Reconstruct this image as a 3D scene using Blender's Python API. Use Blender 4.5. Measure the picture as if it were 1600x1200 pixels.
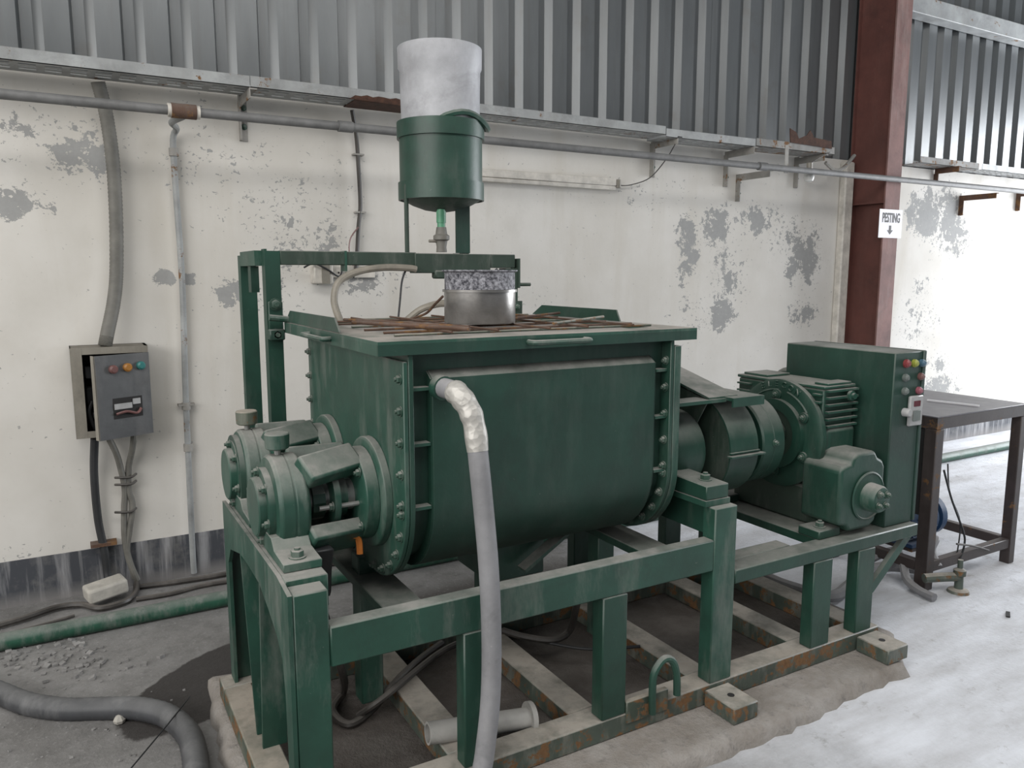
import bpy, bmesh, math, random
from mathutils import Vector, Matrix
import numpy as np
for o in list(bpy.data.objects): bpy.data.objects.remove(o)
random.seed(7)
S = bpy.context.scene
COL = S.collection
# ------------------------------------------------------------------ camera
F_PX = 1220.0; CAM = Vector((0, 0, 1.5))
PITCH = math.atan(172 / F_PX)
ANG = math.atan(2150 / math.hypot(F_PX, 172.0))
FW = Vector((math.cos(ANG) * math.cos(PITCH), math.sin(ANG) * math.cos(PITCH), -math.sin(PITCH)))
RT = Vector((math.sin(ANG), -math.cos(ANG), 0)); UP = RT.cross(FW)
cd = bpy.data.cameras.new('camera'); cam = bpy.data.objects.new('camera', cd); COL.objects.link(cam)
cd.sensor_width = 36; cd.lens = F_PX / 1600 * 36; cd.clip_start = 0.05
cam.matrix_world = Matrix(((RT.x, UP.x, -FW.x, CAM.x), (RT.y, UP.y, -FW.y, CAM.y), (RT.z, UP.z, -FW.z, CAM.z), (0, 0, 0, 1)))
S.camera = cam
def at(x, y, X=None, Y=None, Z=None):
    r = FW + RT * ((x - 800) / F_PX) - UP * ((y - 600) / F_PX)
    k = (X - CAM.x) / r.x if X is not None else (Y - CAM.y) / r.y if Y is not None else (Z - CAM.z) / r.z
    return CAM + r * k
# ------------------------------------------------------------------ light
S.view_settings.view_transform = 'Standard'; S.view_settings.look = 'None'
S.view_settings.exposure = -0.05; S.view_settings.gamma = 1.0; S.view_settings.use_curve_mapping = False
w = bpy.data.worlds.new('overcast_sky'); S.world = w; w.use_nodes = True
bg = w.node_tree.nodes['Background']; bg.inputs[0].default_value = (0.86, 0.93, 1.0, 1); bg.inputs[1].default_value = 0.20
def area(name, loc, target, sx, sy, power, col):
    l = bpy.data.lights.new(name, 'AREA'); l.shape = 'RECTANGLE'; l.size = sx; l.size_y = sy; l.energy = power; l.color = col
    o = bpy.data.objects.new(name, l); COL.objects.link(o); o.location = loc
    o.rotation_euler = (Vector(target) - Vector(loc)).to_track_quat('-Z', 'Y').to_euler(); return o
area('roof_skylight', (0.6, 0.2, 4.5), (0.9, 1.6, 0.0), 8.0, 1.6, 245, (1.0, 0.98, 0.95))
area('daylight_left_opening', (-5.4, -0.6, 3.2), (1.0, 2.0, 2.0), 8.0, 2.4, 400, (1.0, 0.98, 0.95))
area('daylight_right_opening', (10.2, 2.2, 1.7), (5.5, 3.2, 0.9), 3.4, 3.2, 520, (0.93, 0.96, 1.0))
# ------------------------------------------------------------------ materials
def NTree(name):
    m = bpy.data.materials.new(name); m.use_nodes = True
    nt = m.node_tree; b = nt.nodes['Principled BSDF']; return m, nt, b
def nd(nt, t, ins=None, **pr):
    n = nt.nodes.new(t)
    for k, v in pr.items(): setattr(n, k, v)
    for k, v in (ins or {}).items():
        s = n.inputs[k]
        if isinstance(v, bpy.types.NodeSocket): nt.links.new(v, s)
        else: s.default_value = v
    return n
def M_(nt, op, a, b=0.0, c=0.0, clamp=False):
    n = nd(nt, 'ShaderNodeMath', {0: a, 1: b, 2: c}, operation=op); n.use_clamp = clamp; return n.outputs[0]
def mixc(nt, f, a, b):
    n = nt.nodes.new('ShaderNodeMix'); n.data_type = 'RGBA'
    for s, v in ((n.inputs[0], f), (n.inputs[6], a), (n.inputs[7], b)):
        if isinstance(v, bpy.types.NodeSocket): nt.links.new(v, s)
        else: s.default_value = (*v, 1) if isinstance(v, tuple) and len(v) == 3 else v
    return n.outputs[2]
def rng(nt, v, a, b, c=0.0, d=1.0):
    return nd(nt, 'ShaderNodeMapRange', {0: v, 1: a, 2: b, 3: c, 4: d}).outputs[0]
def noise(nt, vec, scale, detail=5, rough=0.6, dist=0.0):
    return nd(nt, 'ShaderNodeTexNoise', {'Vector': vec, 'Scale': scale, 'Detail': detail, 'Roughness': rough, 'Distortion': dist}).outputs['Fac']
def scaled(nt, vec, s):
    return nd(nt, 'ShaderNodeMapping', {'Vector': vec, 'Scale': s}).outputs[0]
def bump(nt, b, h, strength, dist=0.01):
    n = nd(nt, 'ShaderNodeBump', {'Height': h, 'Strength': strength, 'Distance': dist}); nt.links.new(n.outputs[0], b.inputs['Normal'])
def setin(nt, b, k, v):
    if isinstance(v, bpy.types.NodeSocket): nt.links.new(v, b.inputs[k])
    elif isinstance(v, tuple): b.inputs[k].default_value = (*v, 1)
    else: b.inputs[k].default_value = v
def painted(name, base, dust=0.6, rust=0.0, rough=0.42, smear=0.25, dustcol=(0.30, 0.29, 0.27), metal=0.0, sc=1.0, side=False):
    m, nt, b = NTree(name)
    g = nd(nt, 'ShaderNodeNewGeometry'); P = g.outputs['Position']
    n1 = noise(nt, P, 5 * sc, 6, 0.65); n2 = noise(nt, P, 55 * sc, 4, 0.6); n3 = noise(nt, scaled(nt, P, (9 * sc, 9 * sc, 2.2 * sc)), 1.0, 6, 0.7)
    c = mixc(nt, rng(nt, n1, 0.35, 0.7), tuple(x * 0.8 for x in base), tuple(min(1, x * 1.3) for x in base))
    nz = nd(nt, 'ShaderNodeSeparateXYZ', {0: g.outputs['Normal']}).outputs[2]
    d = M_(nt, 'MULTIPLY', rng(nt, nz, 0.25, 0.95, 0, dust), rng(nt, M_(nt, 'ADD', M_(nt, 'MULTIPLY', n1, 0.6), M_(nt, 'MULTIPLY', noise(nt, P, 17 * sc, 6, 0.7), 0.4)), 0.36, 0.58, 0.40, 1.0))
    s = rng(nt, n3, 0.5, 0.78, 0, smear)
    f = M_(nt, 'ADD', M_(nt, 'ADD', d, s), 0.02, clamp=True)
    c = mixc(nt, rng(nt, noise(nt, P, 3.1 * sc, 7, 0.75, 0.5), 0.52, 0.70, 0, 0.55), c, tuple(x * 0.35 + 0.006 for x in base))
    ch = rng(nt, noise(nt, scaled(nt, P, (1, 1, 0.6)), 90 * sc, 3, 0.75, 0.6), 0.70, 0.74, 0, 0.55 if smear > 0.15 else 0.25)
    f = M_(nt, 'MAXIMUM', f, ch)
    c = mixc(nt, f, c, dustcol)
    if rust > 0:
        r = rng(nt, noise(nt, P, 11 * sc, 8, 0.72), 0.62 - rust * 0.3, 0.66 - rust * 0.3)
        if side: r = M_(nt, 'MULTIPLY', r, rng(nt, nz, 0.3, 0.7, 1, 0.06))
        rc = mixc(nt, n2, (0.075, 0.03, 0.013), (0.25, 0.14, 0.06)); c = mixc(nt, r, c, rc)
        f = M_(nt, 'MAXIMUM', f, r)
    setin(nt, b, 'Base Color', c); setin(nt, b, 'Roughness', rng(nt, f, 0, 1, rough, 0.92)); setin(nt, b, 'Metallic', metal)
    bump(nt, b, n2, 0.12, 0.004); return m
def plain(name, col, rough=0.6, metal=0.0, var=0.25, sc=12):
    m, nt, b = NTree(name)
    g = nd(nt, 'ShaderNodeNewGeometry'); n1 = noise(nt, g.outputs['Position'], sc, 6, 0.65)
    c = mixc(nt, rng(nt, n1, 0.3, 0.7), tuple(x * (1 - var) for x in col), tuple(min(1, x * (1 + var)) for x in col))
    setin(nt, b, 'Base Color', c); b.inputs['Roughness'].default_value = rough; b.inputs['Metallic'].default_value = metal
    bump(nt, b, n1, 0.08, 0.004); return m
GREEN = (0.0085, 0.044, 0.029)
M = {}
M['green'] = painted('green_paint', GREEN, 0.7, smear=0.13)
M['green_dusty'] = painted('green_paint_dusty', (0.014, 0.060, 0.041), 0.85, smear=0.42)
M['green_clean'] = painted('green_paint_clean', (0.0075, 0.040, 0.027), 0.8, smear=0.08, rough=0.5)
M['green_rust'] = painted('green_paint_rusty', (0.05, 0.075, 0.055), 0.95, rust=0.36, smear=0.5, dustcol=(0.36, 0.32, 0.27), side=True)
M['green_grimy'] = painted('green_paint_grimy', (0.020, 0.040, 0.028), 0.6, smear=0.3, rough=0.6)
M['base_dust'] = painted('dusty_steel', (0.06, 0.08, 0.065), 1.0, rust=0.34, smear=0.6, dustcol=(0.36, 0.33, 0.29), side=True, sc=1.4)
M['rim_dust'] = painted('dusty_rim_paint', (0.02, 0.07, 0.05), 1.0, smear=0.3, dustcol=(0.34, 0.31, 0.28))
M['rust_dark'] = plain('dark_flaking_rust', (0.055, 0.024, 0.014), 0.9, var=0.5, sc=40)
M['rust'] = painted('rusted_rod', (0.085, 0.042, 0.025), 0.25, rust=0.25, smear=0.2, rough=0.8)
M['galv'] = painted('galvanised', (0.28, 0.29, 0.29), 0.2, rust=0.05, smear=0.4, rough=0.5, dustcol=(0.22, 0.21, 0.19))
M['galv_rust'] = painted('galvanised_rusted', (0.22, 0.22, 0.21), 0.1, rust=0.22, smear=0.3, rough=0.7, dustcol=(0.10, 0.04, 0.02))
M['pipe_grey'] = plain('grey_pipe_paint', (0.150, 0.150, 0.148), 0.55)
M['bracket'] = painted('bracket_steel', (0.27, 0.26, 0.24), 0.2, rust=0.16, smear=0.4, rough=0.7)
M['steel'] = painted('dull_steel', (0.33, 0.33, 0.32), 0.3, smear=0.4, rough=0.35, metal=0.6)
M['nut'] = painted('painted_nut', (0.03, 0.07, 0.05), 0.8, smear=0.5)
M['alu'] = painted('pot_metal', (0.30, 0.29, 0.28), 0.2, smear=0.35, rough=0.3, metal=0.75, dustcol=(0.2, 0.19, 0.18))
M['red_oxide'] = painted('red_oxide_paint', (0.105, 0.036, 0.028), 0.4, smear=0.16, rough=0.7, dustcol=(0.22, 0.14, 0.12), sc=0.6)
M['red_oxide_worn'] = painted('red_oxide_worn', (0.17, 0.085, 0.075), 0.4, smear=0.45, rough=0.75, dustcol=(0.32, 0.27, 0.25))
M['black'] = plain('black_rubber', (0.022, 0.023, 0.025), 0.55)
M['dark'] = plain('dark_interior', (0.015, 0.014, 0.014), 0.8)
M['hose_grey'] = painted('grey_rubber_hose', (0.215, 0.215, 0.225), 0.5, smear=0.5, rough=0.6, dustcol=(0.34, 0.33, 0.33))
M['hose_dark'] = painted('dark_ribbed_hose', (0.05, 0.052, 0.057), 0.5, smear=0.6, rough=0.5, dustcol=(0.22, 0.22, 0.22))
M['hose_cream'] = plain('cream_hose', (0.225, 0.205, 0.17), 0.5)
M['conduit'] = plain('grey_conduit', (0.135, 0.13, 0.115), 0.6)
M['white_plastic'] = painted('white_plastic', (0.36, 0.365, 0.385), 0.1, smear=0.5, rough=0.5, dustcol=(0.26, 0.245, 0.25))
M['pvc'] = painted('pvc_pipe', (0.40, 0.39, 0.37), 0.4, smear=0.3)
M['batten'] = plain('batten_white', (0.56, 0.53, 0.48), 0.6)
M['paper'] = plain('sign_paper', (0.78, 0.77, 0.80), 0.6, var=0.04)
M['ink'] = plain('sign_ink', (0.012, 0.012, 0.015), 0.6)
M['box_grey'] = painted('switch_box_paint', (0.085, 0.088, 0.092), 0.6, smear=0.35, rough=0.4, dustcol=(0.2, 0.19, 0.18))
M['box_frame'] = painted('switch_box_frame', (0.21, 0.195, 0.165), 0.5, smear=0.6, dustcol=(0.11, 0.095, 0.075))
M['table_steel'] = painted('table_steel', (0.038, 0.028, 0.026), 0.5, rust=0.06, smear=0.35, dustcol=(0.13, 0.11, 0.105))
M['table_top'] = plain('table_sheet', (0.13, 0.125, 0.14), 0.4)
M['blue'] = painted('blue_motor_paint', (0.015, 0.05, 0.12), 0.5, smear=0.35, dustcol=(0.2, 0.22, 0.27))
M['grate_dust'] = plain('dusty_interior', (0.33, 0.31, 0.29), 0.9)
M['orange'] = plain('orange_packing', (0.45, 0.14, 0.02), 0.8)
M['lamp_red'] = plain('lamp_red', (0.2, 0.04, 0.042), 0.35, var=0.1)
M['lamp_yellow'] = plain('lamp_yellow', (0.27, 0.29, 0.05), 0.35, var=0.1)
M['lamp_blue'] = plain('lamp_blue', (0.06, 0.12, 0.17), 0.35, var=0.1)
M['lamp_orange'] = plain('lamp_orange', (0.34, 0.15, 0.03), 0.35, var=0.1)
M['lamp_teal'] = plain('lamp_teal', (0.03, 0.16, 0.15), 0.35, var=0.1)
M['lamp_grey'] = plain('button_grey', (0.13, 0.15, 0.14), 0.4)
M['lamp_pink'] = plain('button_pink', (0.25, 0.08, 0.105), 0.4)
M['lamp_brown'] = plain('button_brown', (0.15, 0.07, 0.065), 0.4)
M['panel_white'] = plain('panel_white', (0.34, 0.34, 0.34), 0.45)
M['display'] = plain('display_red', (0.10, 0.012, 0.02), 0.2)
M['tape'] = None
M['green_pipe'] = painted('green_floor_pipe', (0.014, 0.075, 0.045), 0.6, smear=0.55, dustcol=(0.27, 0.26, 0.25), sc=2)
M['ppr'] = plain('green_plastic_pipe', (0.10, 0.30, 0.18), 0.45)
M['brick'] = plain('pale_brick', (0.42, 0.40, 0.36), 0.9)
M['rubble'] = plain('rubble', (0.22, 0.215, 0.21), 0.95, var=0.5)
M['cable_dusty'] = painted('dusty_cable', (0.035, 0.031, 0.028), 0.55, smear=0.5, dustcol=(0.17, 0.155, 0.14))
M['fluor'] = plain('opal_bulb', (0.6, 0.6, 0.58), 0.25)
# silver tape
m, nt, b = NTree('silver_tape'); g = nd(nt, 'ShaderNodeNewGeometry')
v = nd(nt, 'ShaderNodeTexVoronoi', {'Vector': g.outputs['Position'], 'Scale': 55.0}); n1 = noise(nt, g.outputs['Position'], 40, 5)
setin(nt, b, 'Base Color', mixc(nt, n1, (0.34, 0.33, 0.31), (0.58, 0.56, 0.52))); b.inputs['Metallic'].default_value = 0.35; b.inputs['Roughness'].default_value = 0.5
bump(nt, b, v.outputs['Distance'], 0.5, 0.006); M['tape'] = m
# pot upper band: crusted speckle
m, nt, b = NTree('crusted_pot_band'); g = nd(nt, 'ShaderNodeNewGeometry')
n1 = noise(nt, g.outputs['Position'], 75, 8, 0.8)
setin(nt, b, 'Base Color', mixc(nt, rng(nt, n1, 0.42, 0.62), (0.02, 0.02, 0.03), (0.42, 0.42, 0.46))); b.inputs['Roughness'].default_value = 0.6
bump(nt, b, n1, 0.7, 0.006); M['crust'] = m
# cladding
m, nt, b = NTree('cladding_sheet_paint'); g = nd(nt, 'ShaderNodeNewGeometry'); P = g.outputs['Position']
n1 = noise(nt, scaled(nt, P, (3.0, 3.0, 0.6)), 1.0, 7, 0.65); n2 = noise(nt, scaled(nt, P, (30, 30, 1.5)), 1.0, 4, 0.6); n3 = noise(nt, P, 2.2, 6, 0.7)
c = mixc(nt, rng(nt, n1, 0.3, 0.7), (0.098, 0.106, 0.110), (0.150, 0.158, 0.162))
c = mixc(nt, rng(nt, n2, 0.5, 0.8, 0, 0.35), c, (0.10, 0.095, 0.085)); c = mixc(nt, rng(nt, n3, 0.58, 0.72, 0, 0.6), c, (0.105, 0.098, 0.085))
setin(nt, b, 'Base Color', c); b.inputs['Roughness'].default_value = 0.33; b.inputs['Metallic'].default_value = 0.35; M['cladding'] = m
# wall plaster with peeled patches
WY = 4.06
BLOBS = [(70, 218, .34, .12, .68), (125, 240, .15, .12, 1.1), (25, 318, .13, .08, 1.0), (110, 205, .2, .08, .66), (258, 432, .075, .04, 1.25), (302, 436, .05, .03, 1.2),
         (362, 458, .09, .07, 1.2), (440, 310, .34, .26, .62), (490, 380, .26, .16, .74), (570, 435, .24, .10, .78), (330, 260, .2, .16, .6), (430, 460, .12, .12, .7), (800, 470, .3, .14, .55), (310, 150, .1, .1, .5), (1000, 300, .5, .12, .5), (55, 860, .12, .05, .7),
         (1072, 380, .10, .24, 1.0), (1118, 352, .16, .14, 1.0), (1140, 430, .14, .32, .8), (1185, 345, .26, .12, .95), (1262, 400, .16, .22, 1.0),
         (1230, 370, .26, .16, .8), (1130, 492, .11, .11, 1.1), (1255, 490, .16, .1, .95), (1075, 500, .25, .2, .6), (1240, 425, .08, .12, 1.0),
         (1445, 335, .22, .2, 1.2), (1482, 345, .25, .28, 1.05), (1500, 375, .2, .15, .9), (1440, 450, .16, .1, .7), (1465, 605, .3, .12, 1.05), (1460, 570, .2, .1, .8), (1435, 500, .3, .3, .5)]
m, nt, b = NTree('peeling_whitewash'); g = nd(nt, 'ShaderNodeNewGeometry'); P = g.outputs['Position']
sx = nd(nt, 'ShaderNodeSeparateXYZ', {0: P}); X, Z = sx.outputs[0], sx.outputs[2]
wob = M_(nt, 'MULTIPLY', M_(nt, 'SUBTRACT', noise(nt, P, 3.0, 3), 0.5), 0.22)
field = None
for (px_, py_, rx, rz, st) in BLOBS:
    p = at(px_, py_, Y=WY); st *= 1.22 if px_ > 1000 else 1.06
    dx = M_(nt, 'MULTIPLY', M_(nt, 'SUBTRACT', M_(nt, 'ADD', X, wob), p.x), 1 / rx); dz = M_(nt, 'MULTIPLY', M_(nt, 'SUBTRACT', Z, p.z), 1 / rz)
    d2 = M_(nt, 'ADD', M_(nt, 'MULTIPLY', dx, dx), M_(nt, 'MULTIPLY', dz, dz))
    f = M_(nt, 'MULTIPLY', M_(nt, 'SUBTRACT', 1.0, M_(nt, 'MULTIPLY', d2, 0.45), clamp=True), st)
    field = f if field is None else M_(nt, 'MAXIMUM', field, f)
nA = noise(nt, P, 9, 9, 0.68, 0.3); nB = noise(nt, P, 38, 5, 0.7)
val = M_(nt, 'ADD', M_(nt, 'ADD', M_(nt, 'MULTIPLY', nA, 0.75), M_(nt, 'MULTIPLY', nB, 0.30)), M_(nt, 'MULTIPLY', field, 0.20))
sp_ = M_(nt, 'ADD', noise(nt, scaled(nt, P, (1, 1, 1.3)), 42, 3, 0.6, 0.4), M_(nt, 'ADD', M_(nt, 'MULTIPLY', field, 0.125), M_(nt, 'MULTIPLY', noise(nt, P, 1.7, 4), 0.12)))
mask = M_(nt, 'MAXIMUM', rng(nt, val, 0.712, 0.722), rng(nt, sp_, 0.770, 0.788, 0, 0.9))
nS = noise(nt, scaled(nt, P, (3.5, 3.5, 0.45)), 1.0, 7, 0.6, 0.4); nC = noise(nt, P, 1.1, 6, 0.6)
wc = mixc(nt, rng(nt, nC, 0.35, 0.68), (0.68, 0.66, 0.625), (0.57, 0.545, 0.50)); wc = mixc(nt, rng(nt, nS, 0.5, 0.75, 0, 0.5), wc, (0.50, 0.46, 0.39))
wc = mixc(nt, rng(nt, noise(nt, P, 2.6, 7, 0.7), 0.55, 0.72, 0, 0.35), wc, (0.52, 0.50, 0.46))
gc = mixc(nt, nB, (0.27, 0.27, 0.265), (0.36, 0.36, 0.35))
setin(nt, b, 'Base Color', mixc(nt, mask, wc, gc)); b.inputs['Roughness'].default_value = 0.9
bump(nt, b, M_(nt, 'SUBTRACT', M_(nt, 'MULTIPLY', nB, 0.25), M_(nt, 'MULTIPLY', mask, 0.5)), 0.25, 0.01); M['wall'] = m
# skirting band
m, nt, b = NTree('dark_skirting_paint'); g = nd(nt, 'ShaderNodeNewGeometry'); P = g.outputs['Position']
n1 = noise(nt, scaled(nt, P, (14, 14, 1.1)), 1.0, 6, 0.65, 0.3); n2 = noise(nt, P, 6, 7, 0.7); sz = nd(nt, 'ShaderNodeSeparateXYZ', {0: P}).outputs[2]
c = mixc(nt, rng(nt, n1, 0.5, 0.66), (0.052, 0.056, 0.066), (0.30, 0.30, 0.31)); c = mixc(nt, rng(nt, n2, 0.5, 0.7, 0, 0.7), c, (0.19, 0.185, 0.18))
c = mixc(nt, rng(nt, M_(nt, 'ADD', sz, M_(nt, 'MULTIPLY', n2, 0.12)), 0.07, 0.13, 0.75, 0), c, (0.22, 0.21, 0.205))
setin(nt, b, 'Base Color', c); b.inputs['Roughness'].default_value = 0.75; M['skirt'] = m
# floor
m, nt, b = NTree('dusty_concrete_floor'); g = nd(nt, 'ShaderNodeNewGeometry'); P = g.outputs['Position']
sx = nd(nt, 'ShaderNodeSeparateXYZ', {0: P}); X, Y = sx.outputs[0], sx.outputs[1]
n1 = noise(nt, P, 2.0, 8, 0.68); n2 = noise(nt, P, 12, 7, 0.7); n3 = noise(nt, P, 60, 4, 0.6); n4 = noise(nt, scaled(nt, P, (1.2, 4.0, 1)), 1.5, 6, 0.65)
c = mixc(nt, rng(nt, n1, 0.3, 0.7), (0.135, 0.13, 0.125), (0.27, 0.265, 0.26)); c = mixc(nt, rng(nt, n2, 0.5, 0.72, 0, 0.6), c, (0.10, 0.097, 0.094))
c = mixc(nt, rng(nt, n3, 0.58, 0.7, 0, 0.5), c, (0.36, 0.355, 0.35))
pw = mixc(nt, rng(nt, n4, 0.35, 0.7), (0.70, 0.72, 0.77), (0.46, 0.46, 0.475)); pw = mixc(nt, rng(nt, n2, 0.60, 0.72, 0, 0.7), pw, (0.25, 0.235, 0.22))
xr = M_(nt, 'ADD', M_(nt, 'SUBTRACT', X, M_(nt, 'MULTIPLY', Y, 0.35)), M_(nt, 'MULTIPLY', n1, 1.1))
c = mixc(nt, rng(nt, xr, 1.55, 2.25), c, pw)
# oil stain beside the machine
pc = Vector((0.42, 2.93)); dx = M_(nt, 'SUBTRACT', X, pc.x); dy = M_(nt, 'SUBTRACT', Y, pc.y)
u = M_(nt, 'ADD', M_(nt, 'MULTIPLY', dx, 0.80), M_(nt, 'MULTIPLY', dy, 0.6)); v = M_(nt, 'SUBTRACT', M_(nt, 'MULTIPLY', dy, 0.80), M_(nt, 'MULTIPLY', dx, 0.6))
d2 = M_(nt, 'ADD', M_(nt, 'MULTIPLY', M_(nt, 'MULTIPLY', u, u), 5.5), M_(nt, 'MULTIPLY', M_(nt, 'MULTIPLY', v, v), 24.0))
st = rng(nt, M_(nt, 'ADD', d2, M_(nt, 'MULTIPLY', n2, 0.5)), 1.2, 1.28, 1, 0)
c = mixc(nt, st, c, (0.042, 0.038, 0.036))
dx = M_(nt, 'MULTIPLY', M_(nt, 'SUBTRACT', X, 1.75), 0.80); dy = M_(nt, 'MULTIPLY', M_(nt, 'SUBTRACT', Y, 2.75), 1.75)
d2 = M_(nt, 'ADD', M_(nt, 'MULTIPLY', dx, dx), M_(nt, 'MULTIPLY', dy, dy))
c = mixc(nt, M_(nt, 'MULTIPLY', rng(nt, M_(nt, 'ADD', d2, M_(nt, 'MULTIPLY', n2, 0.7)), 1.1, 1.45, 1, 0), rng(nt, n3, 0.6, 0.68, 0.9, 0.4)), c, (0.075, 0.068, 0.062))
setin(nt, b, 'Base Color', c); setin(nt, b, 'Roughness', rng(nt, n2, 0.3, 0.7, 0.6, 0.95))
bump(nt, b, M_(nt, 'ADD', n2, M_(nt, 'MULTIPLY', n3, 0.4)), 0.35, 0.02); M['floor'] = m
m, nt, b = NTree('plinth_concrete'); g = nd(nt, 'ShaderNodeNewGeometry'); P = g.outputs['Position']
n1 = noise(nt, P, 5, 8, 0.7); n2 = noise(nt, P, 25, 6, 0.7)
c = mixc(nt, rng(nt, n1, 0.32, 0.68), (0.20, 0.175, 0.15), (0.34, 0.32, 0.30)); c = mixc(nt, rng(nt, n2, 0.55, 0.7, 0, 0.6), c, (0.13, 0.12, 0.115))
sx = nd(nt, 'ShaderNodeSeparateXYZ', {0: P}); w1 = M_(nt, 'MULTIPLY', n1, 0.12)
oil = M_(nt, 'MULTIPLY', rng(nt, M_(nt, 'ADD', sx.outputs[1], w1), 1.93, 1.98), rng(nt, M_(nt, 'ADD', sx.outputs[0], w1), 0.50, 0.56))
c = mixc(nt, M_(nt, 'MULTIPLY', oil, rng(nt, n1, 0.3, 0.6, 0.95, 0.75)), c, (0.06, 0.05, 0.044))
setin(nt, b, 'Base Color', c); b.inputs['Roughness'].default_value = 0.92; bump(nt, b, M_(nt, 'ADD', n1, n2), 0.6, 0.02); M['plinth'] = m
M['roof'] = plain('roof_sheet', (0.22, 0.23, 0.23), 0.6)
# ------------------------------------------------------------------ mesh builder
def basis(d):
    d = d.normalized(); a = Vector((0, 0, 1)) if abs(d.z) < 0.95 else Vector((1, 0, 0))
    u = d.cross(a).normalized(); return u, d.cross(u).normalized()
def smooth_path(pts, k=6):
    pts = [Vector(p) for p in pts]; out = []
    for i in range(len(pts) - 1):
        p0 = pts[max(i - 1, 0)]; p1 = pts[i]; p2 = pts[i + 1]; p3 = pts[min(i + 2, len(pts) - 1)]
        for j in range(k):
            t = j / k
            out.append(0.5 * ((2 * p1) + (p2 - p0) * t + (2 * p0 - 5 * p1 + 4 * p2 - p3) * t * t + (3 * p1 - p0 - 3 * p2 + p3) * t ** 3))
    out.append(pts[-1]); return out
class MB:
    def __init__(s): s.v = []; s.f = []
    def add(s, vs, fs):
        o = len(s.v); s.v += [Vector(p) for p in vs]; s.f += [tuple(i + o for i in f) for f in fs]; return s
    def box(s, x0, x1, y0, y1, z0, z1, mat=None):
        vs = [Vector((x, y, z)) for z in (z0, z1) for y in (y0, y1) for x in (x0, x1)]
        if mat is not None: vs = [mat @ p for p in vs]
        return s.add(vs, [(0, 2, 3, 1), (4, 5, 7, 6), (0, 1, 5, 4), (2, 6, 7, 3), (0, 4, 6, 2), (1, 3, 7, 5)])
    def bar(s, p0, p1, wx, wy, up=Vector((0, 0, 1))):
        p0 = Vector(p0); p1 = Vector(p1); d = (p1 - p0).normalized()
        u = d.cross(up)
        u = u.normalized() if u.length > 1e-4 else Vector((1, 0, 0)); v = u.cross(d).normalized()
        vs = [p + u * a * wx / 2 + v * b_ * wy / 2 for p in (p0, p1) for a, b_ in ((-1, -1), (1, -1), (1, 1), (-1, 1))]
        return s.add(vs, [(0, 1, 2, 3), (7, 6, 5, 4), (0, 4, 5, 1), (1, 5, 6, 2), (2, 6, 7, 3), (3, 7, 4, 0)])
    def lathe(s, prof, o, d, n=32, closed=False):
        o = Vector(o); d = Vector(d).normalized(); u, v = basis(d); vs = []; fs = []
        for r, h in prof:
            for i in range(n):
                a = 2 * math.pi * i / n; vs.append(o + d * h + (u * math.cos(a) + v * math.sin(a)) * r)
        m = len(prof)
        for j in range(m if closed else m - 1):
            for i in range(n):
                k = (i + 1) % n; j2 = (j + 1) % m; fs.append((j * n + i, j * n + k, j2 * n + k, j2 * n + i))
        if not closed:
            fs.append(tuple(range(n))[::-1]); fs.append(tuple((m - 1) * n + i for i in range(n)))
        return s.add(vs, fs)
    def cyl(s, p0, p1, r0, r1=None, n=24):
        p0 = Vector(p0); p1 = Vector(p1); return s.lathe([(r0, 0), (r1 if r1 is not None else r0, (p1 - p0).length)], p0, p1 - p0, n)
    def ring(s, p0, p1, ro, ri, n=36):
        p0 = Vector(p0); p1 = Vector(p1); h = (p1 - p0).length
        return s.lathe([(ri, 0), (ro, 0), (ro, h), (ri, h)], p0, p1 - p0, n, True)
    def tube(s, pts, r, n=10, wave=0.0):
        pts = [Vector(p) for p in pts]; vs = []; fs = []; u = None
        for i, p in enumerate(pts):
            d = (pts[min(i + 1, len(pts) - 1)] - pts[max(i - 1, 0)]).normalized()
            if u is None: u, _ = basis(d)
            u = (u - d * u.dot(d)).normalized(); v = d.cross(u); rr = r(i / (len(pts) - 1)) if callable(r) else r
            if wave: rr *= 1 + (wave if i % 2 else -wave)
            vs += [p + (u * math.cos(2 * math.pi * k / n) + v * math.sin(2 * math.pi * k / n)) * rr for k in range(n)]
        for i in range(len(pts) - 1):
            for k in range(n):
                k2 = (k + 1) % n; fs.append((i * n + k, i * n + k2, (i + 1) * n + k2, (i + 1) * n + k))
        fs.append(tuple(range(n))[::-1]); fs.append(tuple((len(pts) - 1) * n + i for i in range(n)))
        return s.add(vs, fs)
    def prism(s, poly, axis, a, b):
        # poly in the two other axes (order x,y,z with axis removed)
        n = len(poly)
        def mk(p, h): return {'x': (h, p[0], p[1]), 'y': (p[0], h, p[1]), 'z': (p[0], p[1], h)}[axis]
        vs = [mk(p, a) for p in poly] + [mk(p, b) for p in poly]
        fs = [tuple(range(n))[::-1], tuple(range(n, 2 * n))] + [(i, (i + 1) % n, (i + 1) % n + n, i + n) for i in range(n)]
        return s.add(vs, fs)
    def sheet(s, rows, closed=False):
        # rows of points -> quad grid
        n = len(rows[0]); vs = [p for r in rows for p in r]; fs = []
        for i in range(len(rows) - 1):
            for j in range(n - 1): fs.append((i * n + j, i * n + j + 1, (i + 1) * n + j + 1, (i + 1) * n + j))
        return s.add(vs, fs)
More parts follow.
